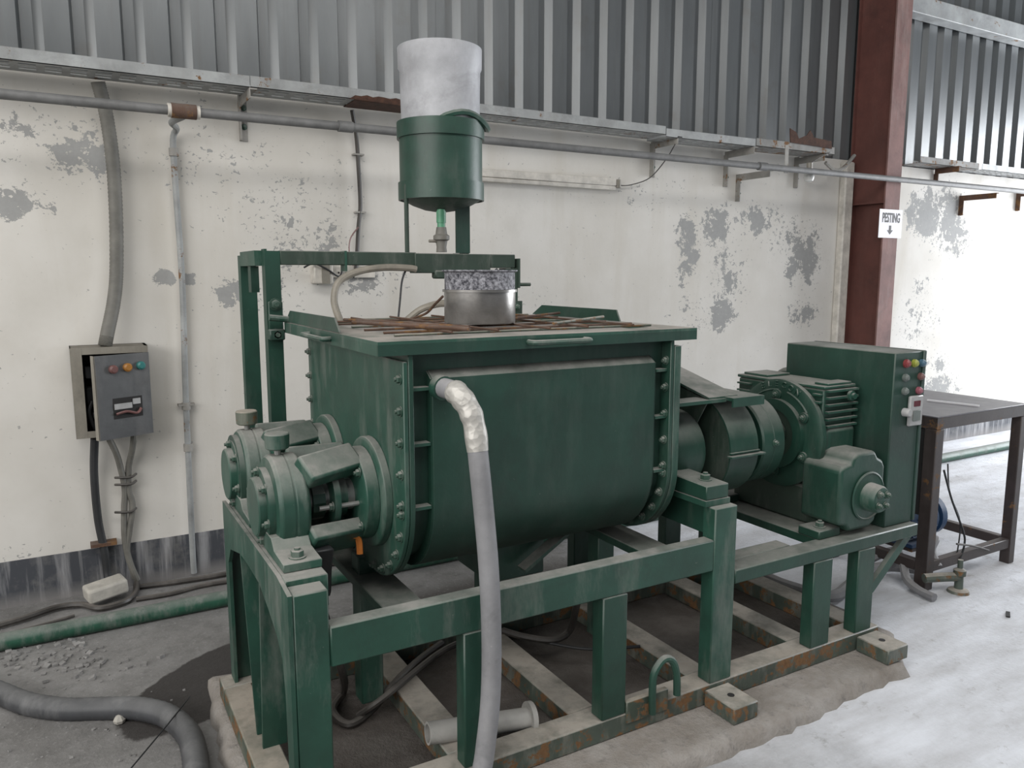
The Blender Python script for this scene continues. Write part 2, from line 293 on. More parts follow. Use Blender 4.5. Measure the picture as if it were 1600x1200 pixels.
    def build(s, name, mat, parent=None, bevel=0.0, smooth=35, seg=1, solid=0.0):
        off = Vector((0, 0, 0))
        p = parent
        while p is not None: off += p.location; p = p.parent
        me = bpy.data.meshes.new(name); me.from_pydata([q - off for q in s.v], [], s.f); me.update()
        bm = bmesh.new(); bm.from_mesh(me); bmesh.ops.recalc_face_normals(bm, faces=bm.faces); bm.to_mesh(me); bm.free()
        if smooth:
            me.polygons.foreach_set('use_smooth', [True] * len(me.polygons)); me.set_sharp_from_angle(angle=math.radians(smooth))
        me.materials.append(M[mat] if isinstance(mat, str) else mat)
        o = bpy.data.objects.new(name, me); COL.objects.link(o)
        if parent is not None: o.parent = parent
        if solid: md = o.modifiers.new('thickness', 'SOLIDIFY'); md.thickness = solid; md.offset = 0
        if bevel:
            md = o.modifiers.new('bevel', 'BEVEL'); md.width = bevel; md.segments = seg; md.limit_method = 'ANGLE'; md.angle_limit = math.radians(40)
        return o
def tag(o, label, cat, group=None):
    o['label'] = label; o['category'] = cat
    if group: o['group'] = group
    return o
def struct(o): o['kind'] = 'structure'; return o
def thing(name, loc, label, cat, group=None):
    o = bpy.data.objects.new(name, None); COL.objects.link(o); o.location = Vector(loc); o.empty_display_size = 0.1
    return tag(o, label, cat, group)
# shared bolt meshes: axis +Z
def bolt_mesh(r=0.011, h=0.010):
    mb = MB(); mb.lathe([(r * 1.35, 0), (r * 1.35, 0.003)], (0, 0, 0), (0, 0, 1), 12); mb.lathe([(r, 0.003), (r, h), (r * .8, h + .002)], (0, 0, 0), (0, 0, 1), 6)
    mb.lathe([(r * .5, h), (r * .5, h + .008)], (0, 0, 0), (0, 0, 1), 8); return mb
_b = bolt_mesh().build('bolt', 'nut'); BOLT = _b.data; bpy.data.objects.remove(_b)
_b = bolt_mesh(0.017, 0.018).build('big_bolt', 'nut'); BIG = _b.data; bpy.data.objects.remove(_b)
def bolt(parent, p, d, big=False, name='bolt'):
    o = bpy.data.objects.new(name, BIG if big else BOLT); COL.objects.link(o); off = Vector((0, 0, 0)); q = parent
    while q is not None: off += q.location; q = q.parent
    o.parent = parent; o.location = Vector(p) - off; o.rotation_euler = Vector(d).to_track_quat('Z', 'Y').to_euler(); return o
# ================================================================== SETTING
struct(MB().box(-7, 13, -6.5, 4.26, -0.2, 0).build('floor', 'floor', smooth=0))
struct(MB().box(-7, 13, WY, 4.26, 0, 2.36).build('wall_back', 'wall', smooth=0))
struct(MB().box(-7, 13, WY - 0.008, WY, 0, 0.215).build('baseboard_back', 'skirt', smooth=0))
# cladding: recessed ribs every 200 mm, sheets one metre wide
clad = bpy.data.objects.new('wall_cladding', None); COL.objects.link(clad); struct(clad)
def clad_profile(x0, n):
    # n ribs; face at Y0, ribs recessed outward
    Y0 = 4.075; d = 0.032; pts = [(x0, Y0)]
    for i in range(n):
        c = x0 + 0.1 + 0.2 * i
        pts += [(c - 0.075, Y0), (c - 0.025, Y0 - 0.004), (c, Y0 - 0.004), (c + 0.010, Y0 - .001)] if False else []
        pts += [(c - 0.048, Y0), (c - 0.036, Y0 + d), (c + 0.012, Y0 + d), (c + 0.050, Y0)]
    pts.append((x0 + 0.2 * n, Y0)); return pts
X0 = -0.014 - 0.1 - 0.026
k = -12
sheet_me = None
for i in range(-6, 13):
    xs = X0 + i * 1.0
    if sheet_me is None:
        pr = clad_profile(0, 5); mb = MB()
        for a in range(2):
            pass
        zs = [2.30, 3.3, 4.6]
        mb.sheet([[Vector((p[0], p[1], z)) for p in pr] for z in zs])
        o = mb.build('cladding_sheet', 'cladding', clad, smooth=0, solid=0.0015); sheet_me = o.data; o.location.x = xs
    else:
        o = bpy.data.objects.new('cladding_sheet', sheet_me); COL.objects.link(o); o.parent = clad; o.location.x = xs
        md = o.modifiers.new('thickness', 'SOLIDIFY'); md.thickness = 0.0015; md.offset = 0
    o.location.y = 0.0015 * (i % 2)
# roof, open along the front eave and with two translucent strips left open
roof = bpy.data.objects.new('ceiling', None); COL.objects.link(roof); struct(roof)
for (x0, x1) in ((-7, -1.5), (-0.3, 4.2), (5.4, 13)):
    MB().box(x0, x1, -2.5, 4.26, 4.6, 4.64).build('roof_panel', 'roof', roof, smooth=0)
# girt on the cladding right of the column
g0 = at(1430, 15, Y=4.0); 
tr = MB().box(5.55, 12, 3.95, 4.07, 3.49, 3.62).build('trim_1', 'galv', smooth=0, bevel=.004); struct(tr)

# ================================================================== COLUMN
CX0, CX1, CY = 5.30, 5.47, 3.73
col = thing('steel_column', (5.385, 3.9, 0), 'tall reddish-brown I-section steel column against the back wall', 'column')
MB().box(5.378, 5.392, CY + .012, 4.05, 0, 4.6).build('web', 'red_oxide', col, smooth=0)
MB().box(CX0, CX1, CY, CY + .012, 0, 4.6).build('flange', 'red_oxide_worn', col, smooth=0)
MB().box(CX0, CX1, 4.035, 4.047, 0, 4.6).build('flange', 'red_oxide', col, smooth=0)
MB().box(5.31, 5.378, CY + .012, 4.035, 2.02, 2.032).build('stiffener_plate', 'red_oxide', col, smooth=0)
MB().box(5.325, 5.38, CY + .013, 4.034, 2.032, 4.6).build('upper_web_plate', 'red_oxide', col, smooth=0)
MB().box(5.20, 5.30, 4.0, 4.06, 0, 2.34).build('plaster_edge', 'batten', col, smooth=0, bevel=.01)
# sign
sgn = thing('paper_sign', (5.375, CY, 1.76), 'white paper sign reading PESTING with a black down arrow on the brown column', 'sign')
MB().box(5.238, 5.505, CY - .006, CY - .003, 1.765, 1.972).build('sheet', 'paper', sgn, smooth=0)
def text(body, size, loc, rot, mat, parent, name, sxy=(1, 1), ext=0.0006, bold=0.0):
    cu = bpy.data.curves.new(name, 'FONT'); cu.body = body; cu.size = size; cu.extrude = ext; cu.align_x = 'CENTER'; cu.align_y = 'CENTER'; cu.offset = bold
    o = bpy.data.objects.new(name, cu); COL.objects.link(o)
    dg = bpy.context.evaluated_depsgraph_get(); me = bpy.data.meshes.new_from_object(o.evaluated_get(dg)); bpy.data.objects.remove(o)
    for vtx in me.vertices: vtx.co.x *= sxy[0]; vtx.co.y *= sxy[1]
    me.materials.clear(); me.materials.append(M[mat]); o = bpy.data.objects.new(name, me); COL.objects.link(o)
    off = Vector((0, 0, 0)); q = parent
    while q is not None: off += q.location; q = q.parent
    o.parent = parent; o.location = Vector(loc) - off; o.rotation_euler = rot; return o
text('PESTING', 0.07, (5.375, CY - .0065, 1.908), (math.pi / 2, 0, 0), 'ink', sgn, 'lettering', (0.78, 1.35), bold=0.0018)
ax, az = 5.368, 1.80
MB().prism([(ax - .012, az + .055), (ax - .012, az + .02), (ax - .034, az + .022), (ax, az - .01), (ax + .034, az + .022), (ax + .012, az + .02), (ax + .012, az + .055)], 'y', CY - .0075, CY - .006).build('arrow', 'ink', sgn, smooth=0)

# ================================================================== WALL SERVICES
mb = MB(); mb.cyl((-2, 3.70, 2.187), (9.5, 3.70, 2.187), .0205, n=16); p = tag(mb.build('service_pipe', 'pipe_grey'), 'long straight grey pipe running along the back wall below the cable tray', 'pipe')
for xx in (1.18, 3.95): MB().ring((xx, 3.70, 2.187), (xx + .07, 3.70, 2.187), .026, .0205, 16).build('coupling', 'pipe_grey', p)
# drop pipe with tee
dp = thing('drop_pipe', (0.49, 4.03, 0), 'thin vertical grey drop pipe with a rusty tee left of the green gantry', 'pipe')
tx = at(287, 172, Y=3.70).x
MB().ring((tx - .05, 3.70, 2.187), (tx + .05, 3.70, 2.187), .031, .0207, 18).build('tee', 'rust', dp)
for s_ in (-1, 1): MB().ring((tx + s_ * .056 - .008, 3.70, 2.187), (tx + s_ * .056 + .008, 3.70, 2.187), .028, .0207, 18).build('sealing_ring', 'batten', dp)
pts = [(tx, 3.72, 2.17), (tx - .03, 3.86, 2.165), (.51, 3.99, 2.16), (.497, 4.03, 2.11), (.497, 4.03, 1.88), (.501, 4.03, 1.45), (.487, 4.03, .91), (.477, 4.03, .17), (.477, 4.03, .02)]
MB().tube(smooth_path(pts, 5), .0145, 10).build('riser', 'galv', dp)
for z, x in ((2.06, .497), (.865, .487), (.66, .484)):
    MB().cyl((x, 4.03, z - .018), (x, 4.03, z + .018), .021, n=12).build('collar', 'bracket', dp)
MB().box(.45, .525, 4.012, 4.06, .868, .876).build('pipe_clip', 'bracket', dp)
# cable trays
def tray(x0, x1, dz, mat, label, yo=0.0, rusty_lip=False):
    t = thing('cable_tray', ((x0 + x1) / 2, 3.9, 2.339 + dz), label, 'cable tray', 'cable trays along the back wall')
    yf = 3.80 + yo; yb = 3.985 + yo; z0 = 2.339 + dz; z1 = z0 + .05
    MB().box(x0, x1, yf, yf + .003, z0, z1).build('front_lip', mat, t, smooth=0)
    MB().box(x0, x1, yb - .003, yb, z0, z1).build('back_lip', mat, t, smooth=0)
    mb = MB(); n = int((x1 - x0) / .09); st = (x1 - x0) / n
    for i in range(n):     # perforated bottom: rows of slots left open
        a = x0 + i * st; b_ = a + st
        mb.box(a, a + .03, yf, yb, z0, z0 + .003)
        for y0, y1 in ((yf, yf + .03), (yf + .045, yf + .075), (yf + .09, yf + .12), (yf + .135, yb)): mb.box(a + .03, b_, y0, y1, z0, z0 + .003)
    mb.build('perforated_bottom', mat, t, smooth=0); return t
tray(-1.6, .806, 0, 'galv', 'grey galvanised cable tray at the far left end of the wall')
tr2 = tray(.81, 1.72, .001, 'galv', 'cable tray with brown rusted-through end left of the white cylinder')
rg = [(1.27, 2.338)] + [(1.27 + .03 * i, 2.352 + .012 * (i / 14) + random.uniform(0, .014)) for i in range(1, 13)] + [(1.66, 2.37), (1.67, 2.392), (1.725, 2.393), (1.725, 2.336), (1.6, 2.331), (1.45, 2.335)]
MB().prism(rg, 'y', 3.7955, 3.7995).build('rusted_edge', 'rust_dark', tr2, smooth=0)
MB().box(1.30, 1.722, 3.80, 3.98, 2.334, 2.3385).build('rusted_bottom', 'rust_dark', tr2, smooth=0)
tray(1.76, 3.255, .0, 'galv', 'long galvanised cable tray just right of the white cylinder')
tray(3.262, 4.02, -.012, 'galv', 'short cable tray length above the two bare wall brackets')
tray(4.03, 4.80, -.006, 'galv_rust', 'ragged rusty cable tray length beside the brown column')
tray(5.95, 6.75, .03, 'galv_rust', 'rusty cable tray length right of the brown column', .1)
tray(6.8, 9.5, .03, 'galv', 'pale cable tray at the right edge above the bright wall', .1)
# torn flap of rusted tray
fl = MB().prism([(4.34, 2.38), (4.33, 2.47), (4.39, 2.45), (4.42, 2.41), (4.5, 2.44), (4.53, 2.475), (4.57, 2.43), (4.75, 2.42), (4.76, 2.37)], 'y', 3.790, 3.797).build('torn_tray_edge', 'rust_dark', smooth=0)
tag(fl, 'torn rust-brown metal edge curling up from the tray near the column', 'metal scrap')
def bracket(px_, py0, py1, arm_y, label, z_arm=None, mat='bracket'):
    a = at(px_, py0, Y=WY - .01); c = at(px_, py1, Y=WY - .01)
    b_ = thing('wall_bracket', (a.x, WY, c.z), label, 'bracket', 'steel wall brackets')
    MB().box(a.x - .02, a.x + .02, WY - .006, WY, c.z, a.z).build('wall_leg', mat, b_, smooth=0)
    MB().box(a.x - .02, a.x - .014, WY - .04, WY - .006, c.z, a.z).build('leg_flange', mat, b_, smooth=0)
    za = a.z if z_arm is None else z_arm
    MB().box(a.x - .018, a.x + .018, arm_y, WY - .006, za - .006, za).build('arm', mat, b_, smooth=0)
    MB().box(a.x - .018, a.x - .013, arm_y, WY - .006, za - .045, za - .006).build('arm_flange', mat, b_, smooth=0)
    for i in (0.3, 0.7): bolt(b_, (a.x + .004, WY - .006, a.z + (c.z - a.z) * i), (0, -1, 0))
bracket(378, 146, 220, 3.80, 'slim wall bracket under the tray above the drop pipe', 2.338)
bracket(1021, 225, 277, 3.80, 'rust-stained bracket under the tray beside the light batten end', 2.338)
bracket(1136, 243, 292, 3.79, 'bracket with white wall leg under the short tray', 2.326)
bracket(1155, 273, 315, 3.76, 'bare lower bracket sticking out below the pipe', None)
bracket(1246, 246, 294, 3.80, 'bracket with peeling leg beside the small bulb', 2.332)
bracket(1463, 272, 285, 3.85, 'rusty bracket just right of the brown column', 2.368, 'rust')
bracket(1503, 306, 337, 3.75, 'bare bracket high on the bright right wall', None, 'rust')
bracket(1592, 300, 330, 3.75, 'bare bracket cut by the right edge of the photo', None, 'rust')
bracket(1337, 241, 262, 3.95, 'small rusty bracket tucked against the brown column', None, 'rust')
# hanger strap near the bulb
hs = at(1227, 237, Y=3.72); he = at(1227, 263, Y=3.70)
tag(MB().box(hs.x - .016, hs.x + .016, 3.705, 3.709, he.z - .03, 2.34).build('hanger_strap', 'bracket', smooth=0), 'short flat strap hanging the pipe from the ragged tray', 'strap')
# bent flat bar at the column
bb = [at(1290, 254, Y=3.85), at(1303, 265, Y=3.85), at(1318, 262, Y=3.85), at(1335, 243, Y=3.9)]
tag(MB().tube(smooth_path(bb, 5), .013, 6).build('bent_bar', 'bracket'), 'bent V-shaped steel bar between the tray end and the column', 'bar')
# bulb
bp = at(1264, 277, Y=3.765)
bl = thing('light_bulb', bp, 'small white bulb hanging under the pipe left of the column', 'bulb')
MB().lathe([(.005, -.032), (.028, -.024), (.036, 0), (.03, .022), (.016, .034), (.015, .06)], bp, (0, 0, 1), 20).build('glass', 'fluor', bl)
MB().cyl(bp + Vector((0, 0, .045)), bp + Vector((0, 0, .095)), .02, n=14).build('holder', 'box_frame', bl)
c0 = bp + Vector((0, 0, .09)); MB().tube(smooth_path([c0, at(1283, 245, Y=3.78), at(1297, 238, Y=3.8)], 6), .003, 6).build('cord', 'cable_dusty', bl)
# light batten and its wire
bt = thing('light_batten', (2.59, WY, 2.03), 'long cream light batten fixed to the wall right of the green tank', 'light fitting')
MB().box(2.02, 3.055, 4.015, WY, 2.045, 2.09).build('channel', 'batten', bt, bevel=.004)
MB().box(2.02, 3.055, 4.02, WY, 2.02, 2.044).build('lower_rail', 'batten', bt, bevel=.003)
MB().cyl((3.075, 4.03, 2.035), (3.075, 4.03, 2.085), .02, n=12).build('end_holder', 'box_frame', bt)
wp = [(3.08, 4.03, 2.05), at(985, 289, Y=4.03), at(1015, 278, Y=4.0), at(1040, 250, Y=3.9), at(1055, 225, Y=3.82)]
MB().tube(smooth_path(wp, 6), .0035, 6).build('supply_wire', 'cable_dusty', bt)
# cable dropping to the socket board
wp = [at(550, 172, Y=4.0), at(557, 215, Y=4.03), at(560, 260, Y=4.03), at(563, 320, Y=4.03), at(560, 355, Y=4.03), at(558, 395, Y=4.03), at(556, 425, Y=4.03)]
ca = thing('wall_cable', (at(560, 300, Y=4.03).x, WY, 1.5), 'brown cable dropping down the wall behind the gantry to the socket board', 'cable')
MB().tube(smooth_path(wp, 6), .011, 8).build('sheath', 'cable_dusty', ca)
MB().tube(smooth_path([at(560, 355, Y=4.0), at(548, 372, Y=4.0), at(546, 395, Y=4.0), at(552, 415, Y=4.02)], 6), .004, 6).build('red_wire', 'lamp_brown', ca)
for q in (at(560, 242, Y=4.04), at(563, 332, Y=4.04)): MB().box(q.x - .03, q.x + .025, 4.02, 4.06, q.z - .004, q.z + .004).build('clip', 'bracket', ca)
# socket board
sb = thing('socket_board', (1.3, WY, 1.47), 'grimy white socket board on the wall seen under the gantry beam', 'socket board')
p0 = at(507, 420, Y=4.05); p1 = at(585, 434, Y=4.05)
MB().box(p0.x, p1.x, 4.035, WY, p1.z, p0.z + .02).build('back_plate', 'batten', sb, bevel=.003)
q = at(500, 428, Y=4.02); MB().box(q.x - .04, q.x + .06, 3.985, WY, q.z - .05, q.z + .05).build('outlet_box', 'batten', sb, bevel=.006)
q2 = at(503, 428, Y=3.98); MB().box(q2.x, q2.x + .04, 3.975, 3.986, q2.z - .05, q2.z + .05).build('cover_strip', 'box_frame', sb)
for i in range(3):
    for j in range(2):
        MB().cyl((p0.x + .07 + .04 * i, 4.036, p0.z - .02 - .022 * j), (p0.x + .07 + .04 * i, 4.032, p0.z - .02 - .022 * j), .005, n=8).build('socket_hole', 'dark', sb)
MB().tube(smooth_path([at(475, 418, Y=4.0), at(490, 412, Y=3.97), at(510, 420, Y=3.97), at(530, 432, Y=4.0), at(535, 418, Y=4.03)], 6), .005, 6).build('lead', 'black', sb)
# flexible conduit to the switch box
cp = [at(153, 128, Y=3.97), at(166, 180, Y=3.99), at(176, 250, Y=4.0), at(181, 330, Y=4.0), at(182, 420, Y=4.0), at(178, 470, Y=3.98), at(168, 520, Y=3.95), at(164, 541, Y=3.94)]
sp = smooth_path(cp, 26)
tag(MB().tube(sp, .029, 14, wave=.035).build('flexible_conduit', 'conduit', smooth=60), 'thick grey corrugated conduit curving down the wall into the switch box', 'conduit')
# switch box
bx = thing('switch_box', (.165, WY, .77), 'open grey steel switch box with coloured lamps on the left wall', 'switch box')
xa, xb, za, zb = .012, .322, .775, 1.178
yF = 3.90
MB().box(xa, xb, 4.045, WY, za, zb).build('back_panel', 'dark', bx, smooth=0)
for (a, b_, c, d) in ((xa, xa + .045, za, zb), (xb - .012, xb, za, zb)): MB().box(a, a + .004 if a == xa else b_, yF, 4.045, c, d).build('side_wall', 'box_frame', bx, smooth=0)
MB().box(xa, xb, yF, 4.045, zb - .004, zb).build('top_wall', 'box_frame', bx, smooth=0); MB().box(xa, xb, yF, 4.045, za, za + .004).build('bottom_wall', 'box_frame', bx, smooth=0)
MB().box(xa, xa + .045, yF - .003, yF - .0002, za, zb).build('front_frame', 'box_frame', bx, smooth=0); MB().box(xa + .0455, xb, yF - .003, yF - .0002, zb - .03, zb).build('front_frame', 'box_frame', bx, smooth=0); MB().box(xa + .0455, xb, yF - .003, yF - .0002, za, za + .03).build('front_frame', 'box_frame', bx, smooth=0)
for i, (cx, cz, w_, h_) in enumerate(((.085, .95, .04, .08), (.09, 1.06, .05, .06), (.10, .86, .03, .03))): MB().box(cx - w_ / 2, cx + w_ / 2, 3.98, 4.045, cz - h_ / 2, cz + h_ / 2).build('breaker', 'black' if i < 2 else 'panel_white', bx, bevel=.004)
MB().tube(smooth_path([(.085, 3.96, .93), (.07, 3.94, .88), (.09, 3.95, .80), (.1, 3.99, .78)], 6), .008, 8).build('inner_cable', 'black', bx)
# swung-open door hinged on its right edge
hx, hy = xb, yF - .005
d0 = at(156, 700, Y=3.80); hinge = Vector((hx, hy, 0)); free = Vector((d0.x, 3.80, 0)); dd = (free - hinge); L = dd.length; dd.normalize(); nn = Vector((dd.y, -dd.x, 0))
if nn.y > 0: nn = -nn
DM = Matrix(((dd.x, nn.x, 0, hx), (dd.y, nn.y, 0, hy), (0, 0, 1, 0), (0, 0, 0, 1)))
MB().box(0, L, 0, .004, za + .0, zb - .03, DM).build('door', 'box_grey', bx, smooth=0)
dr = bx.children[-1]
MB().box(L - .004, L, -.028, .004, za, zb - .03, DM).build('door_edge', 'box_frame', dr, smooth=0)
for i, (u_, mt) in enumerate(((.68, 'lamp_brown'), (.42, 'lamp_orange'), (.17, 'lamp_teal'))):
    c = DM @ Vector((L * u_, .004, 1.085 + .003 * i)); n_ = DM.to_3x3() @ Vector((0, 1, 0))
    MB().lathe([(.019, 0), (.019, .012), (.012, .018)], c, n_, 18).build('lamp', mt, dr)
MB().box(L * .18, L * .72, .004, .005, .862, .955, DM).build('meter_window', 'dark', dr, smooth=0)
MB().box(L * .38, L * .70, .005, .010, .905, .93, DM).build('meter', 'panel_white', dr); MB().box(L * .22, L * .36, .005, .009, .92, .945, DM).build('meter', 'panel_white', dr)
MB().tube([DM @ Vector(p) for p in smooth_path([(L * .68, .010, .885), (L * .5, .016, .893), (L * .3, .012, .88), (L * .22, .012, .9)], 6)], .006, 6).build('window_wire', 'lamp_brown', dr)
# cables below the box
cb = thing('black_cable', (.08, 4.02, 0), 'thick black cable hanging from the switch box to the floor', 'cable')
MB().tube(smooth_path([at(148, 685, Y=3.98), at(147, 740, Y=4.0), at(153, 810, Y=4.02), at(163, 860, Y=4.02), (.095, 4.02, .1), (.10, 3.99, .03)], 8), .018, 10).build('sheath', 'black', cb)
q = at(160, 848, Y=4.04); MB().box(q.x - .05, q.x + .06, 4.0, 4.06, q.z - .008, q.z + .008).build('clip', 'rust', cb)
cc = thing('conduit_pair', (.21, 4.02, 0), 'pair of taped grey conduits tied together below the switch box', 'conduit')
MB().tube(smooth_path([(.13, 3.98, .78), at(180, 705, Y=3.99), at(188, 730, Y=4.01), at(195, 765, Y=4.02), at(194, 800, Y=4.02), at(196, 850, Y=4.02), (.21, 4.02, .05)], 8), .014, 9).build('conduit', 'conduit', cc)
MB().tube(smooth_path([(.25, 3.98, .78), at(207, 700, Y=3.99), at(201, 730, Y=4.02), at(201, 765, Y=4.02), at(207, 790, Y=4.02), at(202, 830, Y=4.02), at(199, 865, Y=4.02), (.22, 4.01, .04)], 8), .014, 9).build('conduit', 'conduit', cc)
for py in (746, 757, 800): q = at(197, py, Y=4.0); MB().tube(smooth_path([(q.x - .045, 4.02, q.z), (q.x - .02, 3.995, q.z + .003), (q.x + .02, 3.995, q.z), (q.x + .045, 4.02, q.z + .008)], 5), .006, 6).build('tie_wire', 'cable_dusty', cc)

# ================================================================== CONCRETE PLINTH
pl = MB()
outl = [(.36, 1.66), (.8, 1.63), (1.3, 1.655), (1.87, 1.62), (2.3, 1.66), (2.66, 1.665), (2.86, 1.85), (2.9, 2.2), (2.88, 2.86), (1.6, 2.86), (.37, 2.86), (.34, 2.3)]
fine = []
for a_, b_ in zip(outl, outl[1:] + outl[:1]):
    nn_ = max(2, int(math.dist(a_, b_) / .05))
    for q_ in range(nn_):
        t_ = q_ / nn_; fine.append((a_[0] + (b_[0] - a_[0]) * t_ + random.uniform(-.010, .010), a_[1] + (b_[1] - a_[1]) * t_ + random.uniform(-.010, .010)))
cxp, cyp = 1.6, 2.26
rings = []
for sc_p, zz_p, jit in ((1.012, 0.0, .006), (1.0, .030, .004), (.985, .046, .003)):
    rings.append([Vector((cxp + (p_[0] - cxp) * (1 - (1 - sc_p) * .7) + random.uniform(-jit, jit), cyp + (p_[1] - cyp) * (1 - (1 - sc_p) * 1.6) + random.uniform(-jit, jit), zz_p if zz_p == 0 else zz_p + random.uniform(-jit, jit))) for p_ in fine])
n_ = len(fine); vs_ = [v_ for r_ in rings for v_ in r_]; fs_ = []
for k_ in range(2):
    for q_ in range(n_): fs_.append((k_ * n_ + q_, k_ * n_ + (q_ + 1) % n_, (k_ + 1) * n_ + (q_ + 1) % n_, (k_ + 1) * n_ + q_))
top_ = len(vs_); vs_ += [Vector((cxp + (v_.x - cxp) * .975, cyp + (v_.y - cyp) * .955, .0495)) for v_ in rings[2]]
for q_ in range(n_): fs_.append((2 * n_ + q_, 2 * n_ + (q_ + 1) % n_, top_ + (q_ + 1) % n_, top_ + q_))
fs_.append(tuple(range(top_, top_ + n_))); fs_.append(tuple(range(n_))[::-1])
pl.add(vs_, fs_); po = pl.build('concrete_plinth', 'plinth', smooth=50)
tag(po, 'low rough concrete plinth under the green mixer frame', 'plinth')

# ================================================================== KNEADER MIXER
mx = thing('kneader_mixer', (1.3, 2.25, .05), 'big green twin-shaft kneading mixer with jacketed trough on a welded frame', 'mixing machine')
A1, A2, AZ = 2.185, 2.60, .857
# --- base
MB().box(.38, 2.72, 1.82, 1.91, .05, .12).build('base_channel', 'base_dust', mx, bevel=.004)
MB().box(.38, 2.72, 2.61, 2.70, .05, .12).build('base_channel', 'base_dust', mx, bevel=.004)
MB().box(.38, .47, 1.911, 2.609, .05, .12).build('base_channel', 'green_rust', mx, bevel=.004)
for xc in (.88, 1.30, 1.79, 2.30, 2.62):
    MB().box(xc, xc + .10, 1.911, 2.609, .05, .119).build('cross_member', 'base_dust', mx, bevel=.004)
for (x0, x1) in ((1.79, 1.90), (2.58, 2.70)):
    lg = MB().box(x0, x1, 1.68, 1.818, .05, .108).build('anchor_lug', 'base_dust', mx, bevel=.004)
    MB().cyl(((x0 + x1) / 2, 1.75, .1075), ((x0 + x1) / 2, 1.75, .1095), .012, n=12).build('anchor_hole', 'dark', lg)
MB().box(1.458, 1.63, 1.815, 1.835, .085, .16).build('hook_plate', 'green_rust', mx, bevel=.003)
hk = [(1.555, 1.805, .10), (1.552, 1.803, .22), (1.572, 1.80, .265), (1.60, 1.80, .278), (1.63, 1.80, .26), (1.648, 1.80, .21), (1.652, 1.80, .14)]
MB().tube(smooth_path(hk, 5), .0125, 10).build('lifting_hook', 'green_dusty', mx)
# --- posts and rails
def post(x0, x1, y0, y1, z0, z1, mat='green', name='post'): return MB().box(x0, x1, y0, y1, z0, z1).build(name, mat, mx, bevel=.004)
post(.432, .52, 1.82, 1.885, .12, .73, 'green_dusty')
post(.891, .985, 1.82, 1.873, .12, .522); post(1.364, 1.458, 1.82, 1.877, .12, .522)
post(1.815, 1.915, 1.82, 1.88, .12, .735, 'green_dusty')
post(2.318, 2.42, 1.82, 1.873, .12, .455); post(2.57, 2.668, 1.82, 1.873, .12, .455)
for x0 in (.891, 1.364, 1.815, 2.318, 2.57): post(x0, x0 + .095, 2.635, 2.69, .12, .735 if x0 == 1.815 else .522 if x0 < 2 else .455)
MB().box(.521, 1.814, 1.82, 1.87, .522, .629).build('side_rail', 'green_dusty', mx, bevel=.004)
MB().box(.521, 1.814, 2.64, 2.69, .522, .629).build('side_rail', 'green', mx, bevel=.004)
MB().box(1.916, 2.93, 1.82, 1.90, .455, .505).build('side_rail', 'green', mx, bevel=.004)
MB().box(1.916, 2.93, 2.61, 2.69, .455, .505).build('side_rail', 'green', mx, bevel=.004)
MB().box(1.93, 2.28, 1.901, 1.97, .48, .504).build('deck_strip', 'green_dusty', mx, bevel=.003)
MB().box(2.42, 2.93, 1.901, 2.609, .47, .505).build('deck_plate', 'green', mx, bevel=.003)
post(1.85, 1.91, 1.881, 2.634, .62, .735, name='bearing_beam')
MB().bar((2.93, 1.86, .455), (2.70, 1.86, .26), .02, .035).build('brace', 'green_dusty', mx)
for x0 in (.75, 1.68):
    for y0 in (2.28, ): post(x0, x0 + .075, y0, y0 + .07, .05 if False else .121, .62, 'green_dusty', 'trough_support')
    MB().box(x0 - .02, x0 + .1, 1.871, 2.639, .53, .56).build('trough_bearer', 'green', mx, bevel=.003)
# --- end frame (arched plate, tapered middle leg, far leg)
arch = [(1.82, .12), (1.82, .73), (1.93, .745), (2.69, .745), (2.69, .12), (2.63, .12), (2.63, .55), (2.58, .61), (2.516, .625), (2.415, .648), (2.3, .652), (2.145, .648), (2.036, .612), (1.95, .575), (1.90, .535), (1.883, .45), (1.878, .3), (1.878, .12)]
MB().prism(arch, 'x', .42, .431).build('end_plate_frame', 'green_dusty', mx, smooth=0)
MB().prism([(2.155, .645), (2.405, .645), (2.28, .12), (2.21, .12)], 'x', .47, .478).build('middle_leg_web', 'green', mx, smooth=0)
MB().bar((.455, 2.147, .65), (.455, 2.206, .12), .012, .07, Vector((1, 0, 0))).build('middle_leg_flange', 'green_dusty', mx, smooth=0)
MB().bar((.455, 2.412, .648), (.455, 2.285, .12), .012, .07, Vector((1, 0, 0))).build('middle_leg_flange', 'green_dusty', mx, smooth=0)
MB().box(.431, .52, 2.655, 2.69, .12, .73).build('post', 'green', mx, bevel=.003)
MB().box(.431, .54, 1.886, 2.654, .655, .744).build('bearing_beam', 'green_dusty', mx, bevel=.003)
# --- trough shell
def wprof(R, zt, n=14, ymid=(A1 + A2) / 2):
    pts = [(A1 - R, zt)]
    h = (A2 - A1) / 2
    a_end = math.acos(min(1, h / R)) if R > h else 0
    for i in range(n + 1):
        a = math.pi + (math.pi - a_end) * i / n
        pts.append((A1 + R * math.cos(a), AZ + R * math.sin(a)))
    for i in range(n + 1):
        a = math.pi + a_end + (math.pi - a_end) * i / n
        pts.append((A2 + R * math.cos(a), AZ + R * math.sin(a)))
    pts.append((A2 + R, zt)); return pts
TX0, TX1 = .80, 1.70
pr = wprof(.205, 1.287); pr = [pr[0], (pr[0][0], 1.284)] + pr[1:-1] + [(pr[-1][0], 1.284), pr[-1]]
tb = MB().sheet([[Vector((x, p[0], p[1])) for p in pr] for x in (TX0, TX0 + .003, 1.25, TX1 - .003, TX1)]).build('trough_shell', 'green_clean', mx, smooth=50, solid=.008)
